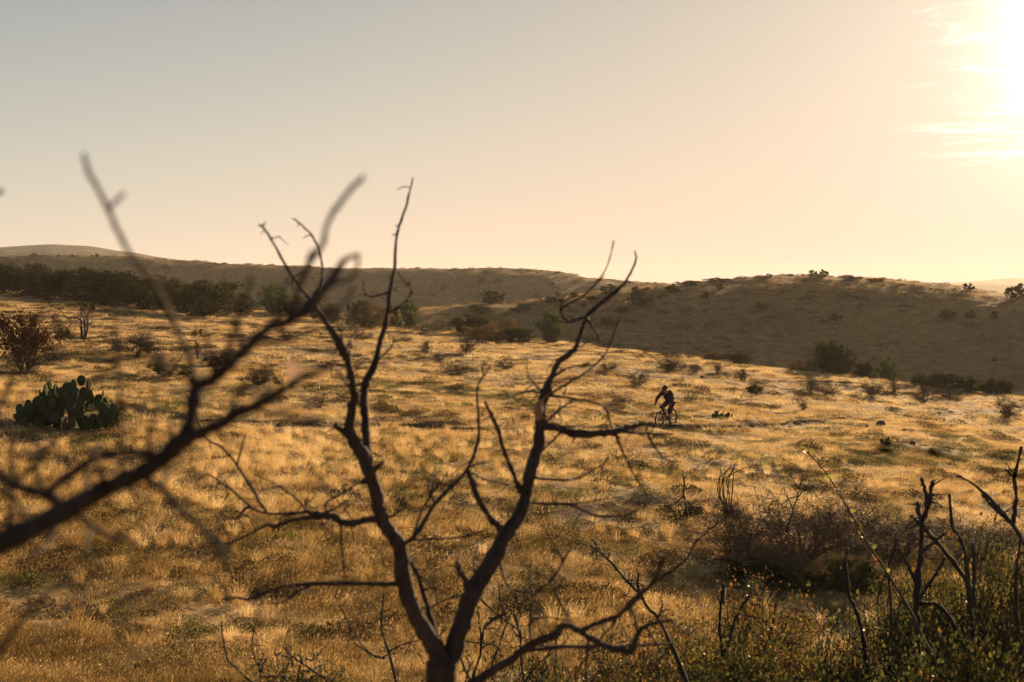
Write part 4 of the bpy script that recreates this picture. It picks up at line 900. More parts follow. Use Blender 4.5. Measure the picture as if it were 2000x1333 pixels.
    for a in u:
        wv = 0.0042 * math.sqrt(max(0, 1 - a * a)) + 0.0003
        V += [[-wv, 0.0018 * a * a, a * 0.0075], [0, -0.0015, a * 0.0075], [wv, 0.0018 * a * a, a * 0.0075]]
    q = [[3 * i + j, 3 * i + j + 1, 3 * i + j + 4, 3 * i + j + 3] for i in range(6) for j in range(2)]
    b.add(np.array(V) + c, q, (0.40, 0.27, 0.21)); link('dried_leaf', b.mesh('dried_leaf', M['leaf'], True, True), t.o)
near_branch()

# --- pale seed stalk very close to the lens at the right
t = Wood('seed_stalk', 'pale out-of-focus grass stalk lying across the right side', 'grass stalk', M['grass'], 1.05, seed=12); t.spurs = 0
t.limb('stalk', [(2160, 975), (2060, 945), (2000, 931), (1938, 920), (1868, 899), (1814, 882), (1726, 881), (1655, 892), (1601, 910)], 6, 3, 0.15, None, 5, d=1.0)
for P in ([(1836, 890), (1824, 884), (1808, 880)], [(2010, 934), (1985, 930), (1960, 924)], [(1745, 882), (1726, 880), (1710, 882)]):
    t.limb('seed_head', P, 12, 8, 0, [4, 15, 5], 6)

# --- fire-blackened shrubs, right foreground
GRP = 'fire-blackened sticks in the right foreground'
def charred(name, label, d, limbs, seed, foot):
    t = Wood(name, label, 'burnt shrub', M['char'], d, group=GRP, seed=seed); t.wk = 0.82; t.spurs = 6
    for k, (P, w0, w1) in enumerate(limbs):
        t.limb('stick', P, w0, w1, 0.12 * (1 if k % 2 else -1), None, 6 if w0 > 9 else 5, 0.12, 1.3)
    return t
charred('burnt_shrub', 'tallest blackened forked trunk, its top split like a trident', 6.2, [
    ([(1800, 1640), (1798, 1450), (1794, 1257), (1791, 1179), (1796, 1108), (1800, 1037), (1805, 1009), (1812, 977), (1805, 952), (1800, 935)], 30, 9), ([(1812, 980), (1818, 958), (1823, 940)], 11, 9), ([(1804, 1012), (1814, 985), (1821, 966)], 11, 9), ([(1801, 1030), (1796, 1010), (1792, 981)], 10, 9), ([(1799, 1028), (1788, 1016), (1778, 1007)], 8, 6),
    ([(1802, 1032), (1830, 1059), (1869, 1108), (1897, 1151), (1903, 1180)], 10, 12), ([(1798, 1082), (1826, 1057), (1846, 1041)], 9, 7), ([(1793, 1180), (1823, 1179), (1851, 1201), (1869, 1233), (1890, 1280)], 13, 9), ([(1792, 1150), (1780, 1120), (1770, 1098), (1756, 1072)], 9, 6), ([(1795, 1170), (1815, 1140), (1835, 1110), (1846, 1088)], 10, 6)], 21, None)
charred('burnt_shrub', 'slim blackened stick with a bent top right of the trident trunk', 6.0, [
    ([(1925, 1620), (1912, 1400), (1899, 1230), (1893, 1165), (1890, 1130), (1886, 1087), (1874, 1048), (1860, 1027), (1855, 966)], 16, 8), ([(1896, 1190), (1902, 1144), (1902, 1101), (1899, 1062)], 10, 7)], 22, None)
charred('burnt_shrub', 'bare grey-black branch leaning out of the right picture edge', 5.2, [
    ([(2120, 1800), (2090, 1500), (2050, 1220), (2020, 1100), (2000, 1062), (1989, 1041), (1968, 1013), (1933, 974), (1897, 943), (1867, 929)], 26, 6), ([(1972, 1020), (1947, 998), (1917, 966)], 9, 6), ([(1978, 1028), (1982, 995), (1984, 970), (1982, 935), (1989, 900), (1995, 871)], 10, 6), ([(1982, 937), (1972, 925), (1963, 913)], 5, 4), ([(2040, 1190), (2000, 1240), (1986, 1211), (1984, 1137), (1989, 1087), (1994, 1052)], 13, 7), ([(1935, 976), (1940, 962)], 4, 3), ([(1958, 1004), (1950, 985)], 4, 3)], 23, None)
charred('burnt_shrub', 'short blackened two-pronged stick above the leafy shrubs', 6.6, [
    ([(1700, 1560), (1695, 1330), (1684, 1238), (1670, 1190), (1659, 1165), (1652, 1108), (1656, 1071)], 15, 7), ([(1657, 1160), (1647, 1133), (1636, 1094)], 8, 6)], 24, None)
charred('burnt_shrub', 'small leaning blackened stick left of the trident trunk', 6.4, [
    ([(1752, 1560), (1744, 1300), (1738, 1160), (1736, 1108), (1745, 1080), (1752, 1052)], 11, 6), ([(1737, 1110), (1722, 1140), (1712, 1180)], 6, 4)], 25, None)
charred('burnt_shrub', 'slanting blackened forked stick below the cyclist', 5.6, [
    ([(1420, 1600), (1350, 1360), (1294, 1224), (1265, 1187), (1248, 1158), (1215, 1124), (1194, 1099), (1170, 1078), (1153, 1066)], 16, 5), ([(1178, 1084), (1166, 1066), (1157, 1054)], 6, 5), ([(1255, 1170), (1246, 1145), (1248, 1120)], 8, 5), ([(1256, 1172), (1240, 1148), (1226, 1138)], 6, 4), ([(1186, 1092), (1191, 1080)], 5, 4), ([(1285, 1210), (1292, 1190), (1293, 1175)], 7, 4)], 26, None)
charred('burnt_shrub', 'three dark stubby sticks rising from the rusty leaves', 7.2, [
    ([(1430, 1540), (1412, 1300), (1405, 1230), (1408, 1180), (1413, 1140)], 11, 7), ([(1412, 1300), (1428, 1235), (1440, 1200), (1466, 1163)], 9, 6), ([(1470, 1500), (1500, 1260), (1510, 1215), (1516, 1180)], 9, 5), ([(1413, 1180), (1416, 1150)], 5, 4)], 27, None)
charred('burnt_shrub', 'black upright stick beside the left foot of the central tree', 5.0, [
    ([(800, 1620), (786, 1420), (772, 1328), (758, 1270), (745, 1228), (747, 1195), (749, 1158)], 13, 4), ([(746, 1222), (752, 1216), (757, 1212)], 4, 3), ([(748, 1192), (755, 1194), (762, 1190)], 3, 2), ([(752, 1285), (735, 1284), (722, 1276), (690, 1256)], 6, 3), ([(757, 1274), (780, 1262), (800, 1255), (815, 1252)], 5, 3), ([(722, 1276), (700, 1250), (676, 1208), (660, 1178), (648, 1155)], 4, 2)], 28, None)
charred('burnt_shrub', 'wiry black forked twigs at the bottom edge left of centre', 5.0, [
    ([(520, 1640), (512, 1420), (508, 1315), (500, 1290), (492, 1265), (495, 1240), (497, 1225)], 9, 3), ([(512, 1340), (490, 1330), (462, 1306), (445, 1288), (434, 1240), (433, 1215)], 6, 3), ([(508, 1318), (515, 1295), (522, 1285)], 5, 3), ([(506, 1312), (512, 1290), (516, 1275)], 5, 3), ([(510, 1322), (530, 1322), (552, 1322), (565, 1335)], 6, 3)], 29, None)
charred('burnt_shrub', 'sprawling grey twigs at the bottom edge under the lower limb', 5.0, [
    ([(690, 1640), (660, 1400), (640, 1335), (610, 1310), (588, 1295), (570, 1280), (555, 1265)], 9, 4), ([(588, 1297), (592, 1285), (608, 1290), (620, 1280), (630, 1270)], 5, 3), ([(640, 1335), (625, 1318), (600, 1330), (580, 1340)], 5, 3), ([(600, 1312), (616, 1305), (630, 1296)], 5, 3), ([(575, 1285), (555, 1280), (535, 1278)], 4, 2), ([(588, 1297), (582, 1320), (584, 1350)], 5, 4)], 30, None)
charred('burnt_shrub', 'dense tangle of black twigs at the right foot of the central tree', 5.2, [
    ([(920, 1640), (925, 1420), (922, 1333), (938, 1280), (945, 1230), (960, 1215), (985, 1200), (1000, 1190)], 12, 4), ([(925, 1340), (905, 1300), (895, 1270), (905, 1252), (930, 1256), (970, 1262), (980, 1285)], 7, 4), ([(940, 1275), (938, 1240), (934, 1200), (932, 1170)], 6, 3), ([(990, 1210), (978, 1175), (975, 1137)], 6, 4), ([(1005, 1200), (1015, 1235), (1018, 1290), (1024, 1340)], 7, 5), ([(938, 1170), (965, 1195), (990, 1215), (1012, 1230)], 6, 4), ([(955, 1208), (975, 1206), (990, 1212)], 6, 3), ([(960, 1300), (975, 1262), (985, 1230), (1000, 1195)], 7, 3), ([(1024, 1340), (1040, 1310), (1060, 1290), (1080, 1275)], 6, 3), ([(1005, 1160), (1010, 1180), (1018, 1205)], 5, 3), ([(905, 1350), (915, 1310), (925, 1290)], 6, 3), ([(1064, 1350), (1060, 1320), (1072, 1300)], 5, 3)], 31, None)
t = Wood('pruned_stick', 'single crooked twig standing in grass above the dead thicket', 'stick', M['char'], 21.0, seed=33)
t.limb('stick', [(1342, 1010), (1340, 985), (1335, 963), (1337, 945), (1333, 925)], 5, 3, 0.2, None, 5); t.limb('stick', [(1336, 936), (1340, 928)], 3, 2, 0, None, 4)
# ------------------------------------------------------------------ dead thicket, right of centre
M['thicket'] = bark_mat('brown_twigs', (0.045, 0.03, 0.02), (0.13, 0.088, 0.055), 60)
for k in range(2):
    m, _ = bare_shrub(400 + k, 1.0, 1.7, 40, 4, 0.0085, 'thicket', False, 260); KINDS['dense%d' % k] = [('stem', m)]
THK = 'shrubs of the dead thicket'
for i, (nm, kd, px, ba, to, wi, lab, cat) in enumerate([
    ('bare_shrub', 'dense0', 1440, 1090, 962, 250, 'left-hand leafless bush of the dead brown thicket', 'shrub'),
    ('bare_shrub', 'dense1', 1560, 1096, 935, 290, 'middle and tallest leafless bush of the dead brown thicket', 'shrub'),
    ('bare_shrub', 'dense0', 1665, 1075, 950, 260, 'right-hand leafless bush of the dead brown thicket', 'shrub'),
    ('bare_shrub', 'dense1', 1500, 1118, 1030, 230, 'low leafless bush at the front of the dead brown thicket', 'shrub'),
    ('bare_shrub', 'dense0', 1760, 1085, 985, 260, 'sparse leafless bush behind the trident trunk', 'shrub'),
    ('bare_shrub', 'dense1', 1915, 1090, 985, 280, 'sparse brown bush behind the branch at the right edge', 'shrub'),
    ('bare_shrub', 'dense1', 1250, 985, 955, 130, 'flat brown brush left of the green clump above the thicket', 'shrub'),
    ('green_shrub', 'mixed1', 1335, 1012, 962, 130, 'low green clump at the upper left of the dead thicket', 'shrub'),
    ('green_shrub', 'mixed0', 1420, 1010, 968, 90, 'green clump with curled stems at the top of the thicket', 'shrub'),
    ('green_shrub', 'olive1', 1475, 1140, 1085, 100, 'dark green shrub at the lower left of the dead thicket', 'shrub'),
    ('green_shrub', 'olive2', 1560, 1150, 1110, 130, 'low dark green shrub at the foot of the dead thicket', 'shrub'),
    ('green_shrub', 'olive0', 1670, 1155, 1090, 150, 'dark green shrub behind the two-pronged blackened stick', 'shrub')]):
    plant(nm, kd, px, ba, to, wi, lab, cat, THK, None, i + 200, 0.04)
t = Wood('curled_stems', 'bundle of curled dry stems standing above the thicket', 'dead plant', M['twig'], 21.5, seed=34)
t.spurs = 0; gg = rng(77)
for k in range(10):
    a = 1402 + 26 * gg.random(); b0 = 1412 + 16 * gg.random(); e0 = gg.normal(10, 14); hh = 900 + 30 * gg.random()
    t.limb('stem', [(b0, 1004), (a + gg.normal(0, 3), 968), (a - 2 + gg.normal(0, 5), 936), (a + e0 * 0.5, hh + 8), (a + e0, hh)], 2.6, 1.2, 0.2 * gg.normal(), None, 4, d=21.5 + 0.15 * gg.normal())
t = Wood('thin_bare_sapling', 'thin bare sapling rising from the middle of the thicket', 'sapling', M['twig'], 22.0, seed=35)
t.limb('stem', [(1535, 1040), (1548, 1000), (1556, 975), (1562, 950), (1568, 930)], 4.5, 1.5, 0.1, None, 5)
t.twigs('twig', [[(1550, 996), (1536, 970), (1530, 950)], [(1556, 975), (1574, 952), (1588, 940)], [(1560, 955), (1548, 935), (1545, 925)], [(1564, 945), (1578, 930)]], 2.4, 1.2, 0.1, 4)

# ------------------------------------------------------------------ leafy shrubs, right foreground
def leaf_mesh_add(b, g, c, dirs, size, cols):
    """small rounded leaves, folded along the midrib"""
    n = len(c); a = dirs + g.normal(0, 0.6, (n, 3)); a /= np.linalg.norm(a, axis=1, keepdims=True)
    e = np.cross(a, g.normal(size=(n, 3))); e /= np.linalg.norm(e, axis=1, keepdims=True); u = np.cross(a, e)
    L = size * (0.55 + 0.8 * g.random((n, 1)))
    V = np.stack([c, c + a * L * 0.45 + e * L * 0.46 + u * L * 0.12, c + a * L * 0.95 + e * L * 0.30 + u * L * 0.10, c + a * L * 1.05, c + a * L * 0.95 - e * L * 0.30 + u * L * 0.10, c + a * L * 0.45 - e * L * 0.46 + u * L * 0.12], 1).reshape(-1, 3)
    k = (np.arange(n) * 6)[:, None]
    F = np.concatenate([k + np.array([[0, 1, 2, 3]]), k + np.array([[0, 3, 4, 5]])])
    b.add(V, F, np.repeat(cols, 6, 0))
PAL = {'green': np.array([(0.09, 0.105, 0.028), (0.13, 0.14, 0.035), (0.20, 0.19, 0.05), (0.06, 0.075, 0.022)]), 'rust': np.array([(0.28, 0.13, 0.035), (0.18, 0.085, 0.03), (0.14, 0.11, 0.035), (0.30, 0.20, 0.05)])}
def currant(seed, h, w, rust, stems=26, leaf=0.0155, per=13):
    g = rng(seed); st = MB(); tips = []
    for k in range(stems):
        th = g.random() * 6.283; tilt = 0.08 + 0.5 * g.random()
        d = np.array([math.cos(th) * math.sin(tilt), math.sin(th) * math.sin(tilt), math.cos(tilt)])
        twiggy(st, g, np.array([math.cos(th), math.sin(th), 0]) * 0.12 * w - np.array([0, 0, 0.05]), d, h * (0.30 + 0.16 * g.random()), 0.008 + 0.005 * g.random(), 4, 0.25, (2, 3), 0.06, 4, tips, 0.7, 3, 0.0022)
    P = np.array([t[0] for t in tips]); D = np.array([t[1] for t in tips])
    s = np.array([w / np.ptp(P[:, 0]), w / np.ptp(P[:, 1]), h / P[:, 2].max()])
    for v in st.V: v *= s
    P = P * s; k = P[:, 2] > 0.15 * h; P, D = P[k], D[k]
    if len(P) > 1100: i = g.choice(len(P), 1100, replace=False); P, D = P[i], D[i]
    c = np.repeat(P, per, 0) + g.normal(0, 0.045, (len(P) * per, 3)); d = np.repeat(D, per, 0)
    m = g.random(len(c)) < rust; pal = np.where(m[:, None], PAL['rust'][g.integers(0, 4, len(c))], PAL['green'][g.integers(0, 4, len(c))])
    lv = MB(); leaf_mesh_add(lv, g, c, d, leaf, pal * (0.30 + 0.6 * g.random((len(c), 1))))
    return [('stem', st.mesh('currant_stems_%d' % seed, M['char'], True)), ('foliage', lv.mesh('currant_leaves_%d' % seed, M['leaf'], False, True))]
KINDS['cur0'] = currant(500, 1.0, 1.0, 0.14); KINDS['cur1'] = currant(501, 1.0, 1.0, 0.12); KINDS['cur2'] = currant(502, 1.0, 1.0, 0.62); KINDS['cur3'] = currant(503, 1.0, 1.0, 0.45)
CUR = 'leafy shrubs in the right foreground'
for i, (kd, px, to, wi, Y, lab) in enumerate([
    ('cur0', 1060, 1262, 250, 6.6, 'sparse leafy shrub behind the arching limb at the tree foot'),
    ('cur3', 1190, 1275, 260, 6.9, 'leafy shrub with scattered orange leaves under the arching limb'),
    ('cur2', 1330, 1215, 270, 7.4, 'rusty-leaved shrub below the slanting blackened stick'),
    ('cur2', 1440, 1165, 250, 8.2, 'rust-red leafy shrub round the three stubby sticks'),
    ('cur3', 1545, 1200, 240, 7.6, 'mixed rust and green shrub left of the two-pronged stick'),
    ('cur0', 1640, 1215, 260, 7.0, 'green leafy shrub hiding the foot of the two-pronged stick'),
    ('cur1', 1740, 1150, 250, 7.4, 'green leafy shrub in front of the trident trunk'),
    ('cur0', 1850, 1095, 280, 7.8, 'tall green leafy shrub right of the trident trunk'),
    ('cur1', 1960, 1060, 280, 7.6, 'tall yellow-green leafy shrub behind the right-edge branch'),
    ('cur1', 1400, 1265, 280, 6.0, 'low green shrub at the bottom edge, right of the arching limbs'),
    ('cur0', 1580, 1285, 300, 5.8, 'low dark green shrub at the bottom edge below the rusty ones'),
    ('cur1', 1760, 1255, 300, 5.6, 'green shrub at the bottom edge below the trident trunk'),
    ('cur0', 1930, 1190, 300, 5.6, 'dense green shrub in the bottom right corner'),
    ('cur2', 1480, 1235, 260, 6.4, 'rust-brown leafy shrub in front of the three stubby sticks'),
    ('cur3', 1270, 1270, 240, 6.3, 'rust-flecked low shrub at the bottom edge under the slanting stick'),
    ('cur3', 960, 1275, 200, 7.2, 'small orange-flecked shrub between the two stems\' feet'),
    ('cur1', 620, 1318, 230, 7.0, 'low leafy tops just showing at the bottom edge left of centre')]):
    plant('leafy_shrub', kd, px, 1400, to - 45, wi * 1.3, lab, 'shrub', CUR, Y, i + 300, 0.05)

KINDS['black0'] = [('stem', bare_shrub(420, 1.0, 1.0, 20, 4, 0.009, 'char', False, 0)[0])]; KINDS['black1'] = [('stem', bare_shrub(421, 1.0, 1.1, 18, 4, 0.009, 'char', False, 0)[0])]
for i, (kd, px, to, wi, Y, lab) in enumerate([
    ('black0', 1000, 1190, 220, 6.4, 'thin black leafless brush right of the central trunk foot'), ('black1', 1130, 1205, 240, 6.6, 'thin black leafless brush under the arching limbs'),
    ('black1', 1260, 1215, 240, 6.4, 'thin black leafless brush at the foot of the slanting stick'), ('black0', 1500, 1150, 260, 7.0, 'black leafless brush among the rusty shrubs'),
    ('black1', 1620, 1165, 260, 6.4, 'black leafless brush left of the two-pronged stick foot'), ('black0', 1720, 1110, 260, 6.6, 'black leafless brush just left of the trident trunk'),
    ('black1', 1840, 1080, 280, 6.4, 'black leafless brush just right of the trident trunk'), ('black0', 1950, 1060, 280, 6.0, 'black leafless brush filling the right edge below the leaning branch'),
    ('black0', 560, 1255, 240, 6.2, 'low wiry brush at the bottom edge left of the central tree'), ('black1', 820, 1265, 200, 6.2, 'low wiry brush at the left foot of the central tree')]):
    plant('bare_brush', kd, px, 1400, to - 25, wi * 1.2, lab, 'shrub', 'thin black brush in the right foreground', Y, i + 400, 0.05)

def shoot():
    t = Wood('leafy_shoot', 'long thin straight shoot with small leaves leaning up leftward', 'shoot', M['twig'], 5.4, seed=41)
    t.limb('stem', [(1900, 1640), (1840, 1340), (1801, 1243), (1780, 1197), (1737, 1126), (1702, 1073), (1677, 1030), (1645, 974), (1613, 924), (1585, 892), (1567, 878)], 9, 2.5, 0.3, [9, 8, 8, 7.5, 7, 6, 5.5, 5, 4, 3, 2], 6, 0.03)
    g = rng(42); A = np.concatenate(t.pts); i = np.linspace(len(A) * 0.42, len(A) - 1, 26).astype(int)
    for k in i:
        p = pix(A[k, 0], A[k, 1], A[k, 2]); b = MB(); n = g.integers(1, 3)
        leaf_mesh_add(b, g, np.repeat(p[None], n, 0), np.tile(np.array([[g.choice([-0.8, 0.8]), -0.2, 0.5]]), (n, 1)), 0.03, np.repeat(PAL['green'][2:3] * (1.0 + 0.5 * g.random()), n, 0) if g.random() < 0.75 else np.repeat(PAL['rust'][0:1], n, 0))
        link('leaf', b.mesh('leaf', M['leaf'], False, True), t.o)
shoot()

# ------------------------------------------------------------------ prickly pears
M['cactus'] = plain('cactus_skin', (0.034, 0.050, 0.022), 0.9, 0.5, 9, 0.25, spec=0.08)
def pad_mesh():
    b = MB(); n = 14; V = []; ang = np.arange(n) * 2 * math.pi / n
    def ring(s, y):
        z = np.sin(ang); x = np.cos(ang); wx = 0.5 * (1 + 0.16 * z) * 0.82
        return np.stack([x * wx * s, np.full(n, y), 0.5 + z * 0.5 * s], 1)
    V = [ring(0.55, -0.062), ring(0.9, -0.045), ring(1.0, 0.0), ring(0.9, 0.045), ring(0.55, 0.062)]
    V = np.concatenate(V + [np.array([[0, -0.066, 0.5], [0, 0.066, 0.5]])])
    i = np.arange(4)[:, None] * n; j = np.arange(n)[None]
    b.add(V, np.stack([i + j, i + (j + 1) % n, i + n + (j + 1) % n, i + n + j], -1).reshape(-1, 4))
    f1 = np.stack([np.full(n, 5 * n), (np.arange(n) + 1) % n, np.arange(n)], 1); f2 = np.stack([np.full(n, 5 * n + 1), 4 * n + np.arange(n), 4 * n + (np.arange(n) + 1) % n], 1)
    b.F.append(f1); b.F.append(f2); b.M += [np.zeros(n), np.zeros(n)]
    return b.mesh('pad', M['cactus'], True)
PAD = pad_mesh()
def cactus(name, label, px, base, outline, fill, size, spread_px, top_fn, seed, depth_spread):
    g = rng(seed); x, y = raycast(px, base, 120); z = float(gz(np.array([x]), np.array([y]))[0])
    o = empty(name, (x, y, z)); tag(o, label, 'cactus', 'prickly pears in the grass'); base_p = np.array([x, y, z])
    items = [(a, b_, g.normal(0, 0.25) * depth_spread, s) for a, b_, s in outline]
    for k in range(fill):
        a = px + spread_px * g.uniform(-1, 1); t = top_fn(a); hgt = base - t
        items.append((a, base - hgt * g.random() * 0.95 + 2, g.uniform(-1, 1) * depth_spread, 1.0))
    for a, b_, dy, s in items:
        p = pix(a, b_, y + dy); sz = size * s * (0.85 + 0.3 * g.random())
        gl = float(gz(np.array([p[0]]), np.array([p[1]]))[0]); zc = max(p[2] - sz * 0.5, gl - 0.06)
        q = link('pad', PAD, o, (p[0] - x, p[1] - y, zc - z)); q.scale = (sz * 0.88, sz, sz); q.rotation_euler = (g.normal(0, 0.22), g.normal(0, 0.30), g.normal(0, 0.9))
    return o
OUT = [(159, 743, 1.1), (172, 752, 1.0), (80, 771, 1.1), (90, 762, 1.05), (106, 762, 1.1), (122, 757, 1.1), (133, 760, 1.05), (196, 776, 1.1), (208, 786, 1.1), (40, 799, 1.1), (56, 792, 1.0), (68, 786, 1.0), (98, 754, 0.9), (222, 801, 1.0), (214, 800, 1.0), (229, 816, 0.9), (175, 770, 1.0), (191, 790, 1.0), (148, 752, 1.0), (142, 770, 1.1), (165, 768, 1.0), (62, 804, 1.0), (115, 775, 1.1), (46, 810, 0.9)]
cactus('prickly_pear', 'large clump of dark green prickly pear at the left', 132, 836, OUT, 190, 0.36, 96, lambda a: np.interp(a, [30, 60, 90, 125, 155, 175, 200, 235], [800, 785, 765, 758, 752, 768, 782, 812]), 61, 0.9)
cactus('prickly_pear', 'small low prickly pear patch just right of the cyclist', 1411, 817, [(1398, 807, 1), (1404, 804, 1), (1412, 806, 1), (1422, 809, 1), (1428, 811, 0.9), (1394, 811, 1)], 12, 0.22, 18, lambda a: 806, 62, 0.35)
cactus('prickly_pear', 'stubby dark cactus in the bare patch below the trail', 1728, 869, [(1731, 858, 1.2), (1724, 862, 1), (1729, 865, 1)], 8, 0.22, 8, lambda a: 860, 63, 0.2)

# ------------------------------------------------------------------ rocks
def rock_mesh(seed):
    import bmesh
    bm = bmesh.new(); bmesh.ops.create_icosphere(bm, subdivisions=2, radius=0.5); g = rng(seed); f = g.normal(size=(6, 3))
    for v in bm.verts:
        c = np.array(v.co); k = 1 + 0.22 * np.sin(f[0] @ c * 3) + 0.16 * np.sin(f[1] @ c * 6 + 1) + 0.05 * g.normal()
        v.co = Vector(c * k); v.co.z = max(v.co.z, -0.25)
    me = bpy.data.meshes.new('rock'); bm.to_mesh(me); bm.free(); me.materials.append(M['rock']); return me
RK = [rock_mesh(k) for k in range(3)]
for i, (px, py, w, lab) in enumerate([(1720, 830, 17, 'largest dark rock in the bare patch below the trail'), (1694, 834, 9, 'small dark rock left of the largest rock'), (1608, 822, 9, 'dark rock on the near edge of the trail'), (1782, 868, 12, 'dark rock right of the stubby cactus'), (1097, 917, 11, 'lone dark stone below the right limb of the tree'), (1372, 738, 10, 'small rock on open grass just behind the cyclist'), (1529, 823, 8, 'small rock by the trail midway to the bare patch'), (1255, 907, 9, 'flat stone in the grass under the drooping twig'), (1765, 842, 10, 'low dark rock between cactus and largest rock'), (425, 805, 12, 'dark stone beside the trail right of the large prickly pear')]):
    x, y = raycast(px, py, 120); z = float(gz(np.array([x]), np.array([y]))[0]); s = w / F_PX * y
    o = link('rock', RK[i % 3], None, (x, y, z + 0.10 * s)); o.scale = (s, s * 0.9, s * 0.75); o.rotation_euler = (0, 0, i * 1.7); tag(o, lab, 'rock', 'rocks in the grass')

# ------------------------------------------------------------------ mountain bike and rider
M['rubber'] = plain('tyre_rubber', (0.010, 0.010, 0.010), 0.8, 0.3, 60, spec=0.2)
M['rim'] = plain('rim_black', (0.03, 0.03, 0.03), 0.3, 0.1, 20, metallic=0.6, spec=0.5)
M['steel'] = plain('steel_grey', (0.35, 0.34, 0.32), 0.3, 0.1, 20, metallic=0.9)
M['paint'] = plain('frame_paint', (0.010, 0.010, 0.011), 0.35, 0.1, 20, spec=0.5)
M['cloth'] = plain('black_jacket', (0.009, 0.008, 0.008), 0.85, 0.3, 25, 0.3, spec=0.15)
M['shorts'] = plain('dark_shorts', (0.009, 0.008, 0.008), 0.85, 0.3, 25, 0.3, spec=0.15)
M['skin'] = plain('skin', (0.30, 0.17, 0.11), 0.55, 0.1, 30)
M['sock'] = plain('white_sock', (0.6, 0.6, 0.63), 0.8, 0.08, 60)
M['shoe'] = plain('dark_shoe', (0.03, 0.03, 0.032), 0.6, 0.2, 30)
M['helmet'] = plain('black_helmet', (0.009, 0.009, 0.010), 0.7, 0.15, 12, spec=0.12)

RX_, RY_ = raycast(1301, 828.5, 110)
_i = np.argmin(np.hypot(PATH[:, 0] - RX_, PATH[:, 1] - RY_)); RX_, RY_ = PATH[_i]
YAW = math.radians(-124.0)        # heading: towards the camera and to the left
HD = np.array([math.cos(YAW), math.sin(YAW)])
SC = 1.12
def gh(dx): return float(gz(np.array([RX_ + HD[0] * dx]), np.array([RY_ + HD[1] * dx]))[0]) + 0.012
ZF, ZR = gh(0.76 * SC), gh(-0.44 * SC); TILT = math.atan2(ZF - ZR, 1.2 * SC); Z0 = ZR + (ZF - ZR) * 0.44 / 1.2

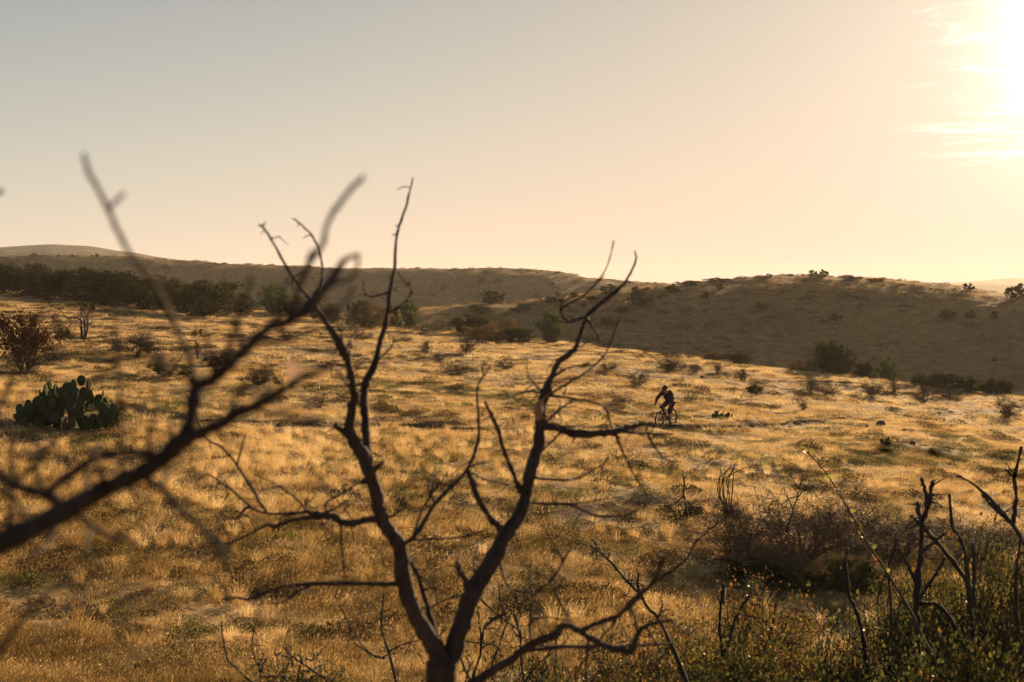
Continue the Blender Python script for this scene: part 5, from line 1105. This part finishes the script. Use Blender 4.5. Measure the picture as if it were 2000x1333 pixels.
def torus(b, c, R, r, n=40, m=8, mat=0):
    a = np.arange(n) * 2 * math.pi / n; q = np.arange(m) * 2 * math.pi / m
    X = (R + r * np.cos(q)[None]) * np.cos(a)[:, None]; Z = (R + r * np.cos(q)[None]) * np.sin(a)[:, None]; Yy = np.broadcast_to(r * np.sin(q)[None], X.shape)
    i = np.arange(n)[:, None]; j = np.arange(m)[None]
    f = np.stack([i * m + j, i * m + (j + 1) % m, ((i + 1) % n) * m + (j + 1) % m, ((i + 1) % n) * m + j], -1).reshape(-1, 4)
    b.add(np.stack([X, Yy, Z], -1).reshape(-1, 3) + np.array(c), f, None, mat)
def rider():
    bike = empty('bicycle', (RX_, RY_, Z0)); bike.rotation_euler = (0, -TILT, YAW); bike.scale = (SC, SC, SC)
    tag(bike, 'black full-suspension mountain bike on the trail', 'bicycle')
    FA, RA, BB = np.array([0.76, 0, 0.37]), np.array([-0.44, 0, 0.37]), np.array([0, 0, 0.345])
    for c in (FA, RA):
        w = MB(); torus(w, (0, 0, 0), 0.338, 0.031, 48, 10); wh = link('wheel', None, bike, tuple(c))
        link('tyre', w.mesh('tyre', M['rubber'], True), wh)
        w = MB(); torus(w, (0, 0, 0), 0.305, 0.011, 40, 6); link('rim', w.mesh('rim', M['rim'], True), wh)
        w = MB(); w.tube([(0, -0.05, 0), (0, 0.05, 0)], 0.025, 10)
        for k in range(16):
            a = k * math.pi / 8; w.tube([(0.02 * math.cos(a + 1), 0.03 * (-1) ** k, 0.02 * math.sin(a + 1)), (0.3 * math.cos(a), 0, 0.3 * math.sin(a))], 0.0014, 4, cap=False)
        link('spokes', w.mesh('spokes', M['steel'], True), wh)
        w = MB(); torus(w, (0, -0.045, 0), 0.085, 0.004, 24, 4); link('brake_disc', w.mesh('brake_disc', M['steel'], True), wh)
    HT, HB = np.array([0.44, 0, 0.86]), np.array([0.475, 0, 0.755]); ST = np.array([-0.10, 0, 0.74])
    def part(name, tubes, mat, n=8):
        b = MB()
        for P, r in tubes: b.tube(P, r, n)
        return link(name, b.mesh(name, mat, True), bike)
    part('frame', [([HT + (0.01, 0, 0.02), HB], 0.027), ([HB, (0.26, 0, 0.54), BB + (0.03, 0, 0.03)], 0.036), ([HT - (0, 0, 0.03), (0.17, 0, 0.755), ST - (0, 0, 0.02)], 0.024), ([ST + (-0.01, 0, 0.04), BB], 0.024), ([BB - (0, 0.045, 0), BB + (0, 0.045, 0)], 0.03)], M['paint'], 10)
    part('swingarm', [([BB + (-0.03, s * 0.04, 0.02), RA + (0, s * 0.06, 0)], 0.014) for s in (-1, 1)] + [([(-0.13, s * 0.04, 0.64), RA + (0, s * 0.06, 0)], 0.011) for s in (-1, 1)], M['paint'])
    part('shock', [([(-0.08, 0, 0.62), (0.10, 0, 0.69)], 0.02)], M['steel'])
    part('fork', [([HB + (0.005, s * 0.06, -0.02), FA + (0.0, s * 0.06, 0)], 0.02) for s in (-1, 1)] + [([HB + (0, -0.07, -0.01), HB + (0, 0.07, -0.01)], 0.024)], M['paint'])
    part('seatpost', [([ST, (-0.175, 0, 0.92)], 0.015)], M['paint'])
    b = MB(); P = np.array([(-0.30, 0, 0.945), (-0.26, 0, 0.95), (-0.18, 0, 0.945), (-0.08, 0, 0.94), (-0.03, 0, 0.93)]); b.tube(P, [0.05, 0.068, 0.055, 0.028, 0.018], 10)
    for v in b.V: v[:, 2] = 0.94 + (v[:, 2] - 0.94) * 0.45
    link('saddle', b.mesh('saddle', M['rubber'], True), bike)
    part('stem', [([HT + (0, 0, 0.02), (0.49, 0, 0.93)], 0.018)], M['paint'])
    part('handlebar', [(catmull([(0.44, -0.38, 0.99), (0.47, -0.2, 0.985), (0.49, -0.05, 0.94), (0.49, 0.05, 0.94), (0.47, 0.2, 0.985), (0.44, 0.38, 0.99)], 5), 0.013)], M['paint'])
    for s in (-1, 1): part('grip', [([(0.455, s * 0.26, 0.988), (0.44, s * 0.385, 0.99)], 0.018)], M['rubber'])
    b = MB(); torus(b, BB + (0, -0.05, 0), 0.07, 0.006, 24, 5); link('chainring', b.mesh('chainring', M['steel'], True), bike)
    for s, z in ((1, -0.17), (-1, 0.17)):
        part('crank', [([BB + (0, s * 0.06, 0), BB + (0, s * 0.075, z)], 0.012)], M['paint'])
        b = MB(); b.box(BB + (0, s * 0.13, z), (0.10, 0.095, 0.018)); link('pedal', b.mesh('pedal', M['rubber']), bike)

    # --- the rider: one skinned body, clothes grown a little larger over it
    def skin(name, chains, mat, parent, root, sub=1):
        """chains of (point, radius); points closer than 1 mm are shared"""
        pts = []; rad = []; ed = []
        for ch in chains:
            prev = None
            for p, r in ch:
                idx = next((i for i, q in enumerate(pts) if (abs(q[0] - p[0]) + abs(q[1] - p[1]) + abs(q[2] - p[2])) < 1e-3), None)
                if idx is None: pts.append(tuple(p)); rad.append(r); idx = len(pts) - 1
                if prev is not None and prev != idx: ed.append((prev, idx))
                prev = idx
        me = bpy.data.meshes.new(name); me.from_pydata(pts, ed, []); o = bpy.data.objects.new(name, me); COL.objects.link(o)
        md = o.modifiers.new('skin', 'SKIN'); md.use_smooth_shade = True
        for i, sv in enumerate(me.skin_vertices[0].data):
            sv.radius = rad[i] if isinstance(rad[i], tuple) else (rad[i], rad[i]); sv.use_root = (i == root)
        o.modifiers.new('sub', 'SUBSURF').levels = sub; o.modifiers['sub'].render_levels = sub
        dg = bpy.context.evaluated_depsgraph_get(); dg.update()
        nm = bpy.data.meshes.new_from_object(o.evaluated_get(dg)); nm.name = name; bpy.data.objects.remove(o); bpy.data.meshes.remove(me)
        nm.materials.clear(); nm.materials.append(mat); return link(name, nm, parent)
    per = empty('person', (RX_, RY_, Z0)); per.rotation_euler = (0, -TILT, YAW); per.scale = (SC, SC, SC)
    tag(per, 'cyclist in black jacket, shorts and helmet pedalling on the trail', 'person')
    PEL, SP, CH, NK = (-0.18, 0, 1.02), (-0.10, 0, 1.20), (0.06, 0, 1.385), (0.17, 0, 1.475)
    HE, HT2, CHIN, NOSE = (0.255, 0, 1.565), (0.275, 0, 1.645), (0.335, 0, 1.500), (0.372, 0, 1.555)
    chains = [[(PEL, (0.155, 0.115)), (SP, (0.145, 0.105)), (CH, (0.165, 0.115)), (NK, 0.058), (HE, (0.075, 0.088)), (HT2, 0.062)], [(HE, (0.075, 0.088)), (CHIN, 0.036)], [(HE, (0.075, 0.088)), (NOSE, 0.018)]]
    jacket = [[((-0.21, 0, 0.92), (0.20, 0.165)), ((-0.18, 0, 1.05), (0.20, 0.165)), (SP, (0.20, 0.16)), (CH, (0.225, 0.165)), ((0.17, 0, 1.46), 0.095)]]
    for s in (-1, 1):
        sh, el, wr = (0.10, s * 0.185, 1.415), (0.255, s * 0.345, 1.205), (0.405, s * 0.325, 1.025); pm = (0.435, s * 0.322, 1.008)
        chains.append([(CH, (0.165, 0.115)), (sh, 0.062), ((0.18, s * 0.27, 1.31), 0.049), (el, 0.042), ((0.33, s * 0.337, 1.115), 0.037), (wr, 0.026), (pm, (0.040, 0.018))])
        jacket.append([(CH, (0.225, 0.165)), (sh, 0.10), ((0.18, s * 0.27, 1.31), 0.080), (el, 0.070), ((0.33, s * 0.337, 1.115), 0.062), (wr, 0.050)])
        for f in range(4):
            y0 = s * (0.292 + 0.021 * f); ln = (0.9, 1.0, 1.05, 0.85)[f]
            chains.append([(pm, (0.040, 0.018)), ((0.462, y0, 1.012), 0.0095), ((0.480 , y0, 1.000 - 0.004 * ln), 0.009), ((0.474, y0, 0.972 - 0.006 * ln), 0.0085), ((0.452, y0, 0.966), 0.008)])
        chains.append([(pm, (0.040, 0.018)), ((0.437, s * 0.285, 0.992), 0.011), ((0.452, s * 0.272, 0.972), 0.009)])
    legs = {1: [(-0.165, 0.095, 0.985), (-0.04, 0.11, 0.80), (0.085, 0.115, 0.625), (0.055, 0.118, 0.50), (-0.035, 0.12, 0.275), (0.0, 0.125, 0.225), (0.12, 0.13, 0.205)],
            -1: [(-0.165, -0.095, 0.985), (0.03, -0.115, 0.925), (0.235, -0.125, 0.86), (0.165, -0.122, 0.76), (-0.045, -0.12, 0.625), (-0.01, -0.125, 0.575), (0.11, -0.13, 0.545)]}
    shorts = [[(PEL, (0.19, 0.155)), ((-0.175, 0, 0.965), (0.17, 0.14))]]
    for s, Lg in legs.items():
        chains.append([(PEL, (0.155, 0.115)), (Lg[0], 0.095), (Lg[1], 0.080), (Lg[2], 0.060), (Lg[3], 0.056), (Lg[4], 0.034), (Lg[5], 0.036), (Lg[6], 0.028)])
        k2 = tuple(np.array(Lg[2]) * 0.75 + np.array(Lg[3]) * 0.25)
        shorts.append([(PEL, (0.19, 0.155)), (Lg[0], 0.135), (Lg[1], 0.118), (Lg[2], 0.10), (k2, 0.095)])
        so = MB(); so.tube(catmull([np.array(Lg[3]) * 0.38 + np.array(Lg[4]) * 0.62, np.array(Lg[4]), np.array(Lg[5])], 4), np.linspace(0.050, 0.046, 9), 10); link('sock', so.mesh('sock', M['sock'], True), per)
        sm = MB(); a = np.array(Lg[4]); sm.tube(catmull([np.array(Lg[5]) + (-0.085, 0, -0.005), np.array(Lg[5]) + (-0.03, 0, 0.0), np.array(Lg[5]) + (0.04, 0, -0.008), np.array(Lg[6]) + (-0.03, 0, -0.004), np.array(Lg[6]) + (0.035, 0, -0.004)], 4), np.interp(np.linspace(0, 1, 17), [0, 0.2, 0.5, 0.8, 1], [0.034, 0.052, 0.048, 0.044, 0.026]), 10); link('shoe', sm.mesh('shoe', M['shoe'], True), per)
    for s in (-1, 1):
        pm = (0.435, s * 0.322, 1.008); gl = [[((0.405, s * 0.325, 1.025), 0.036), (pm, (0.050, 0.027))]]
        for f_ in range(4):
            y0 = s * (0.292 + 0.021 * f_); gl.append([(pm, (0.050, 0.027)), ((0.462, y0, 1.012), 0.0125), ((0.481, y0, 0.997), 0.012), ((0.475, y0, 0.968), 0.0115), ((0.452, y0, 0.963), 0.010)])
        gl.append([(pm, (0.050, 0.027)), ((0.437, s * 0.285, 0.992), 0.014), ((0.452, s * 0.272, 0.972), 0.012)])
        skin('glove', gl, M['shoe'], per, 0)
    skin('body', chains, M['skin'], per, 0)
    skin('jacket', jacket, M['cloth'], per, 0); skin('shorts', shorts, M['shorts'], per, 0)
    # helmet: a shell with a visor and vents
    b = MB(); n, m = 18, 8; C = np.array([0.255, 0, 1.615]); fw = np.array([0.80, 0, -0.60]); upv = np.array([0.60, 0, 0.80])
    V = []
    for i in range(m + 1):
        th = i / m * math.radians(98)
        for j in range(n):
            a = j * 2 * math.pi / n; rr = math.sin(th) * (1 + 0.05 * math.cos(6 * a)); l = np.array([math.cos(a) * rr * 0.135, math.sin(a) * rr * 0.105, math.cos(th) * 0.115])
            V.append(C + fw * l[0] + np.array([0, 1, 0]) * l[1] + upv * l[2])
    i = np.arange(m)[:, None] * n; j = np.arange(n)[None]
    b.add(V, np.stack([i + j, i + n + j, i + n + (j + 1) % n, i + (j + 1) % n], -1).reshape(-1, 4))
    hm = link('helmet', b.mesh('helmet', M['helmet'], True), per)
    b = MB(); Q = [C + fw * 0.115 + np.array([0, yy, 0]) + upv * 0.03 for yy in (-0.085, 0, 0.085)]; E = [C + fw * (0.19 - abs(yy) * 0.3) + np.array([0, yy, 0]) + upv * 0.045 for yy in (-0.075, 0, 0.075)]
    top = np.array(Q + E); b.add(np.concatenate([top, top - upv * 0.006]), [[0, 1, 4, 3], [1, 2, 5, 4], [6, 9, 10, 7], [7, 10, 11, 8], [3, 4, 10, 9], [4, 5, 11, 10], [0, 3, 9, 6], [2, 8, 11, 5]])
    link('visor', b.mesh('visor', M['helmet']), hm)
    for s in (-1, 1): link('ear', skin_ear(s), per)
    # pack
    pk = empty('backpack', (RX_, RY_, Z0)); pk.rotation_euler = (0, -TILT, YAW); pk.scale = (SC, SC, SC); tag(pk, 'slim dark hydration pack worn on the cyclist\'s back', 'backpack')
    b = MB(); P = np.array([(-0.225, 0, 1.16), (-0.205, 0, 1.24), (-0.145, 0, 1.35), (-0.075, 0, 1.44), (-0.04, 0, 1.475)]); b.tube(catmull(P, 4), np.interp(np.linspace(0, 1, 17), [0, 0.15, 0.5, 0.85, 1], [0.05, 0.095, 0.105, 0.09, 0.05]), 12)
    dirv = np.array([-0.72, 0, 0.69])
    for v in b.V:
        c = np.array([-0.13, 0, 1.33]); q = (v - c) @ dirv; v -= np.outer(q * 0.42, dirv)
    link('bag', b.mesh('bag', M['cloth'], True), pk)
    for s in (-1, 1):
        b = MB(); b.tube(catmull([(-0.06, s * 0.09, 1.47), (0.06, s * 0.12, 1.525), (0.17, s * 0.13, 1.44), (0.12, s * 0.15, 1.30), (-0.04, s * 0.175, 1.20)], 5), 0.016, 6); link('strap', b.mesh('strap', M['shoe'], True), pk)
def skin_ear(s):
    b = MB(); b.tube(catmull([(0.245, s * 0.072, 1.575), (0.232, s * 0.086, 1.560), (0.245, s * 0.082, 1.535)], 3), [0.008, 0.012, 0.013, 0.013, 0.012, 0.010, 0.007], 6); return b.mesh('ear', M['skin'], True)
rider()
_cx, _cy = raycast(132, 836, 120)
def off_path(x, y):
    s = path_side(x, y); return (path_dist(x, y) > 0.5) & ~((s < 0) & (s > -1.15))
def clear(x, y, g):
    """where grass keeps away: the cactus and the strip before it, the thicket, the leafy shrubs"""
    u = x / y
    c = (np.abs(x - _cx) < 1.9) & (y > _cy - 1.3) & (y < _cy + 1.2)
    t = (((u - 0.25) / 0.115) ** 2 + ((y - 23.0) / 2.4) ** 2 < 1 + 0.5 * g.normal(0, 0.3, len(x))) & (g.random(len(x)) < 0.35)
    s = (u > -0.02) & (y < 13.5)
    return c | t | s
def grass():
    turf_near = [blades(100 + k, 1500, 0.62, 0.03, 0.17, 0.0032, 1.1, M['nearturf'], 2, 0.12, (0.4, 1.2)) for k in range(4)]
    turf_mid = [blades(110 + k, 620, 0.9, 0.03, 0.14, 0.007, 1.0, M['short'], 1, 0.0, (0.6, 1.2)) for k in range(4)]
    turf_far = [blades(120 + k, 460, 1.7, 0.03, 0.14, 0.018, 0.9, M['short'], 1, 0.0, (0.6, 1.2)) for k in range(4)]
    def lay(name, protos, seed, d0, d1, n, lab, s0=0.8, s1=1.25, dens=None, dz=-0.01, umax=0.53, keep_path=0.5):
        x, y, g = field_points(seed, d0, d1, n, umax)
        k = np.ones(len(x), bool)
        if dens is not None: k &= g.random(len(x)) < dens(x, y)
        if keep_path: k &= off_path(x, y)
        u = x / y; k &= ~clear(x, y, g); k &= y < np.interp(u, _UU, _CR) + 8
        x, y = x[k], y[k]; z = gz(x, y) + dz
        N = len(x); sc = s0 + (s1 - s0) * g.random(N)
        hs = np.stack([sc, sc, sc * (0.75 + 0.6 * g.random(N))], 1)
        return scatter(name, protos, np.stack([x, y, z], 1), g.random(N) * 6.283, hs, g.integers(0, len(protos), N), lab)
    patch = lambda x, y: np.clip(0.55 + 3.4 * fbm(x * 0.35 + 40, y * 0.35, 4), 0.05, 1)
    lay('short_grass', turf_near, 1, 9, 26, 3300, 'short dry grass covering the near field', dens=patch)
    lay('meadow_grass', turf_mid, 2, 25, 62, 7200, 'dry grass covering the middle of the field', dens=patch)
    lay('distant_grass', turf_far, 3, 60, 150, 7000, 'dry grass covering the far part of the field', dens=patch)
    # bunch grass
    tufts = [blades(140 + k, 130, 0.10 + 0.03 * k, 0.10, 0.32, 0.0036, 1.2, M['grass'], 3, 0.15, (0.65, 1.15)) for k in range(3)] + \
            [blades(150 + k, 150, 0.09, 0.2, 0.44, 0.0034, 0.75, M['grass'], 3, 0.4, (0.8, 1.25)) for k in range(2)]
    tuft_far = [blades(160 + k, 70, 0.22, 0.08, 0.30, 0.011, 1.0, M['grass'], 2, 0.0, (0.7, 1.2)) for k in range(3)]
    clus = lambda x, y: np.clip(0.25 + 3.2 * fbm(x * 0.22 + 11, y * 0.22 + 7, 4), 0.05, 1)
    lay('bunch_grass', tufts, 4, 9, 42, 5200, 'pale golden bunch grass tufts', 0.45, 1.15, clus, -0.02)
    lay('far_bunch_grass', tuft_far, 5, 40, 150, 14000, 'golden grass tufts over the far field', 0.6, 1.4, clus, -0.02)
    # tall pale grass band this side of the trail, left of centre and below the cactus
    x, y, g = field_points(6, 24, 44, 5200)
    u = x / y; k = (g.random(len(x)) < np.clip(0.9 - np.abs(u + 0.22) * 2.6, 0.06, 1) * np.clip(0.4 + 3 * fbm(x * 0.3, y * 0.3 + 3, 3), 0, 1)) & off_path(x, y)
    x, y = x[k], y[k]; k2 = ~clear(x, y, g); x, y = x[k2], y[k2]; N = len(x)
    scatter('tall_pale_grass', tufts[3:], np.stack([x, y, gz(x, y) - 0.02], 1), g.random(N) * 6.283, 0.7 + 0.5 * g.random(N), g.integers(0, 2, N), 'tall pale feathery grass near the cactus')
    # low green herbs and dark litter
    hb = [herbs(200 + k, 260, 0.28, 0.10, 0.016, M['herb']) for k in range(3)]
    db = [herbs(210 + k, 240, 0.30, 0.13, 0.02, M['brown'], (0.35, 0.9)) for k in range(3)]
    gre = lambda x, y: np.clip(0.15 + 3.5 * fbm(x * 0.28 + 70, y * 0.28 + 3, 4), 0.0, 1)
    lay('weeds', hb + db, 17, 9, 27, 2600, 'olive and brown weeds between the near grass', 0.6, 1.3, lambda x, y: np.clip(0.45 + 3 * fbm(x * 0.6 + 2, y * 0.6, 4), 0.1, 1))
    lay('green_undergrowth', hb, 7, 20, 60, 8000, 'low green weeds between the grass', 0.6, 1.6, gre)
    lay('brown_undergrowth', db, 8, 12, 120, 16000, 'low brown dead weeds between the grass', 0.6, 1.7, lambda x, y: np.clip(0.15 + 3.5 * fbm(x * 0.3 + 20, y * 0.3 + 33, 4), 0.0, 1))
    # hillsides: dry clumps and dwarf scrub
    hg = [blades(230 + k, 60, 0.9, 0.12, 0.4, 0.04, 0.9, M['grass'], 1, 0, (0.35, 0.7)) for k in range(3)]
    hsn = [herbs(240 + k, 90, 0.8, 0.5, 0.09, M['brown'], (0.5, 1.2)) for k in range(3)]
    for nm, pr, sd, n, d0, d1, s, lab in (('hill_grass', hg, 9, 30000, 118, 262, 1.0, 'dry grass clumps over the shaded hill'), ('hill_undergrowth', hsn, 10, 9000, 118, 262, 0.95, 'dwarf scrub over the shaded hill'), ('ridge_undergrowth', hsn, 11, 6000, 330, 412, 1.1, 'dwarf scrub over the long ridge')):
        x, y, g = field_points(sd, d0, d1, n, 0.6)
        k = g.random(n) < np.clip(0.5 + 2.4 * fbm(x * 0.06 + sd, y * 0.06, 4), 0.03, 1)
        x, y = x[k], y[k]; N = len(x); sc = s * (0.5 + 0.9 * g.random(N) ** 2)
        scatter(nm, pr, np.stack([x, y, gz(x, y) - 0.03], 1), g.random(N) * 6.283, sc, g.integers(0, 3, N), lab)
grass()
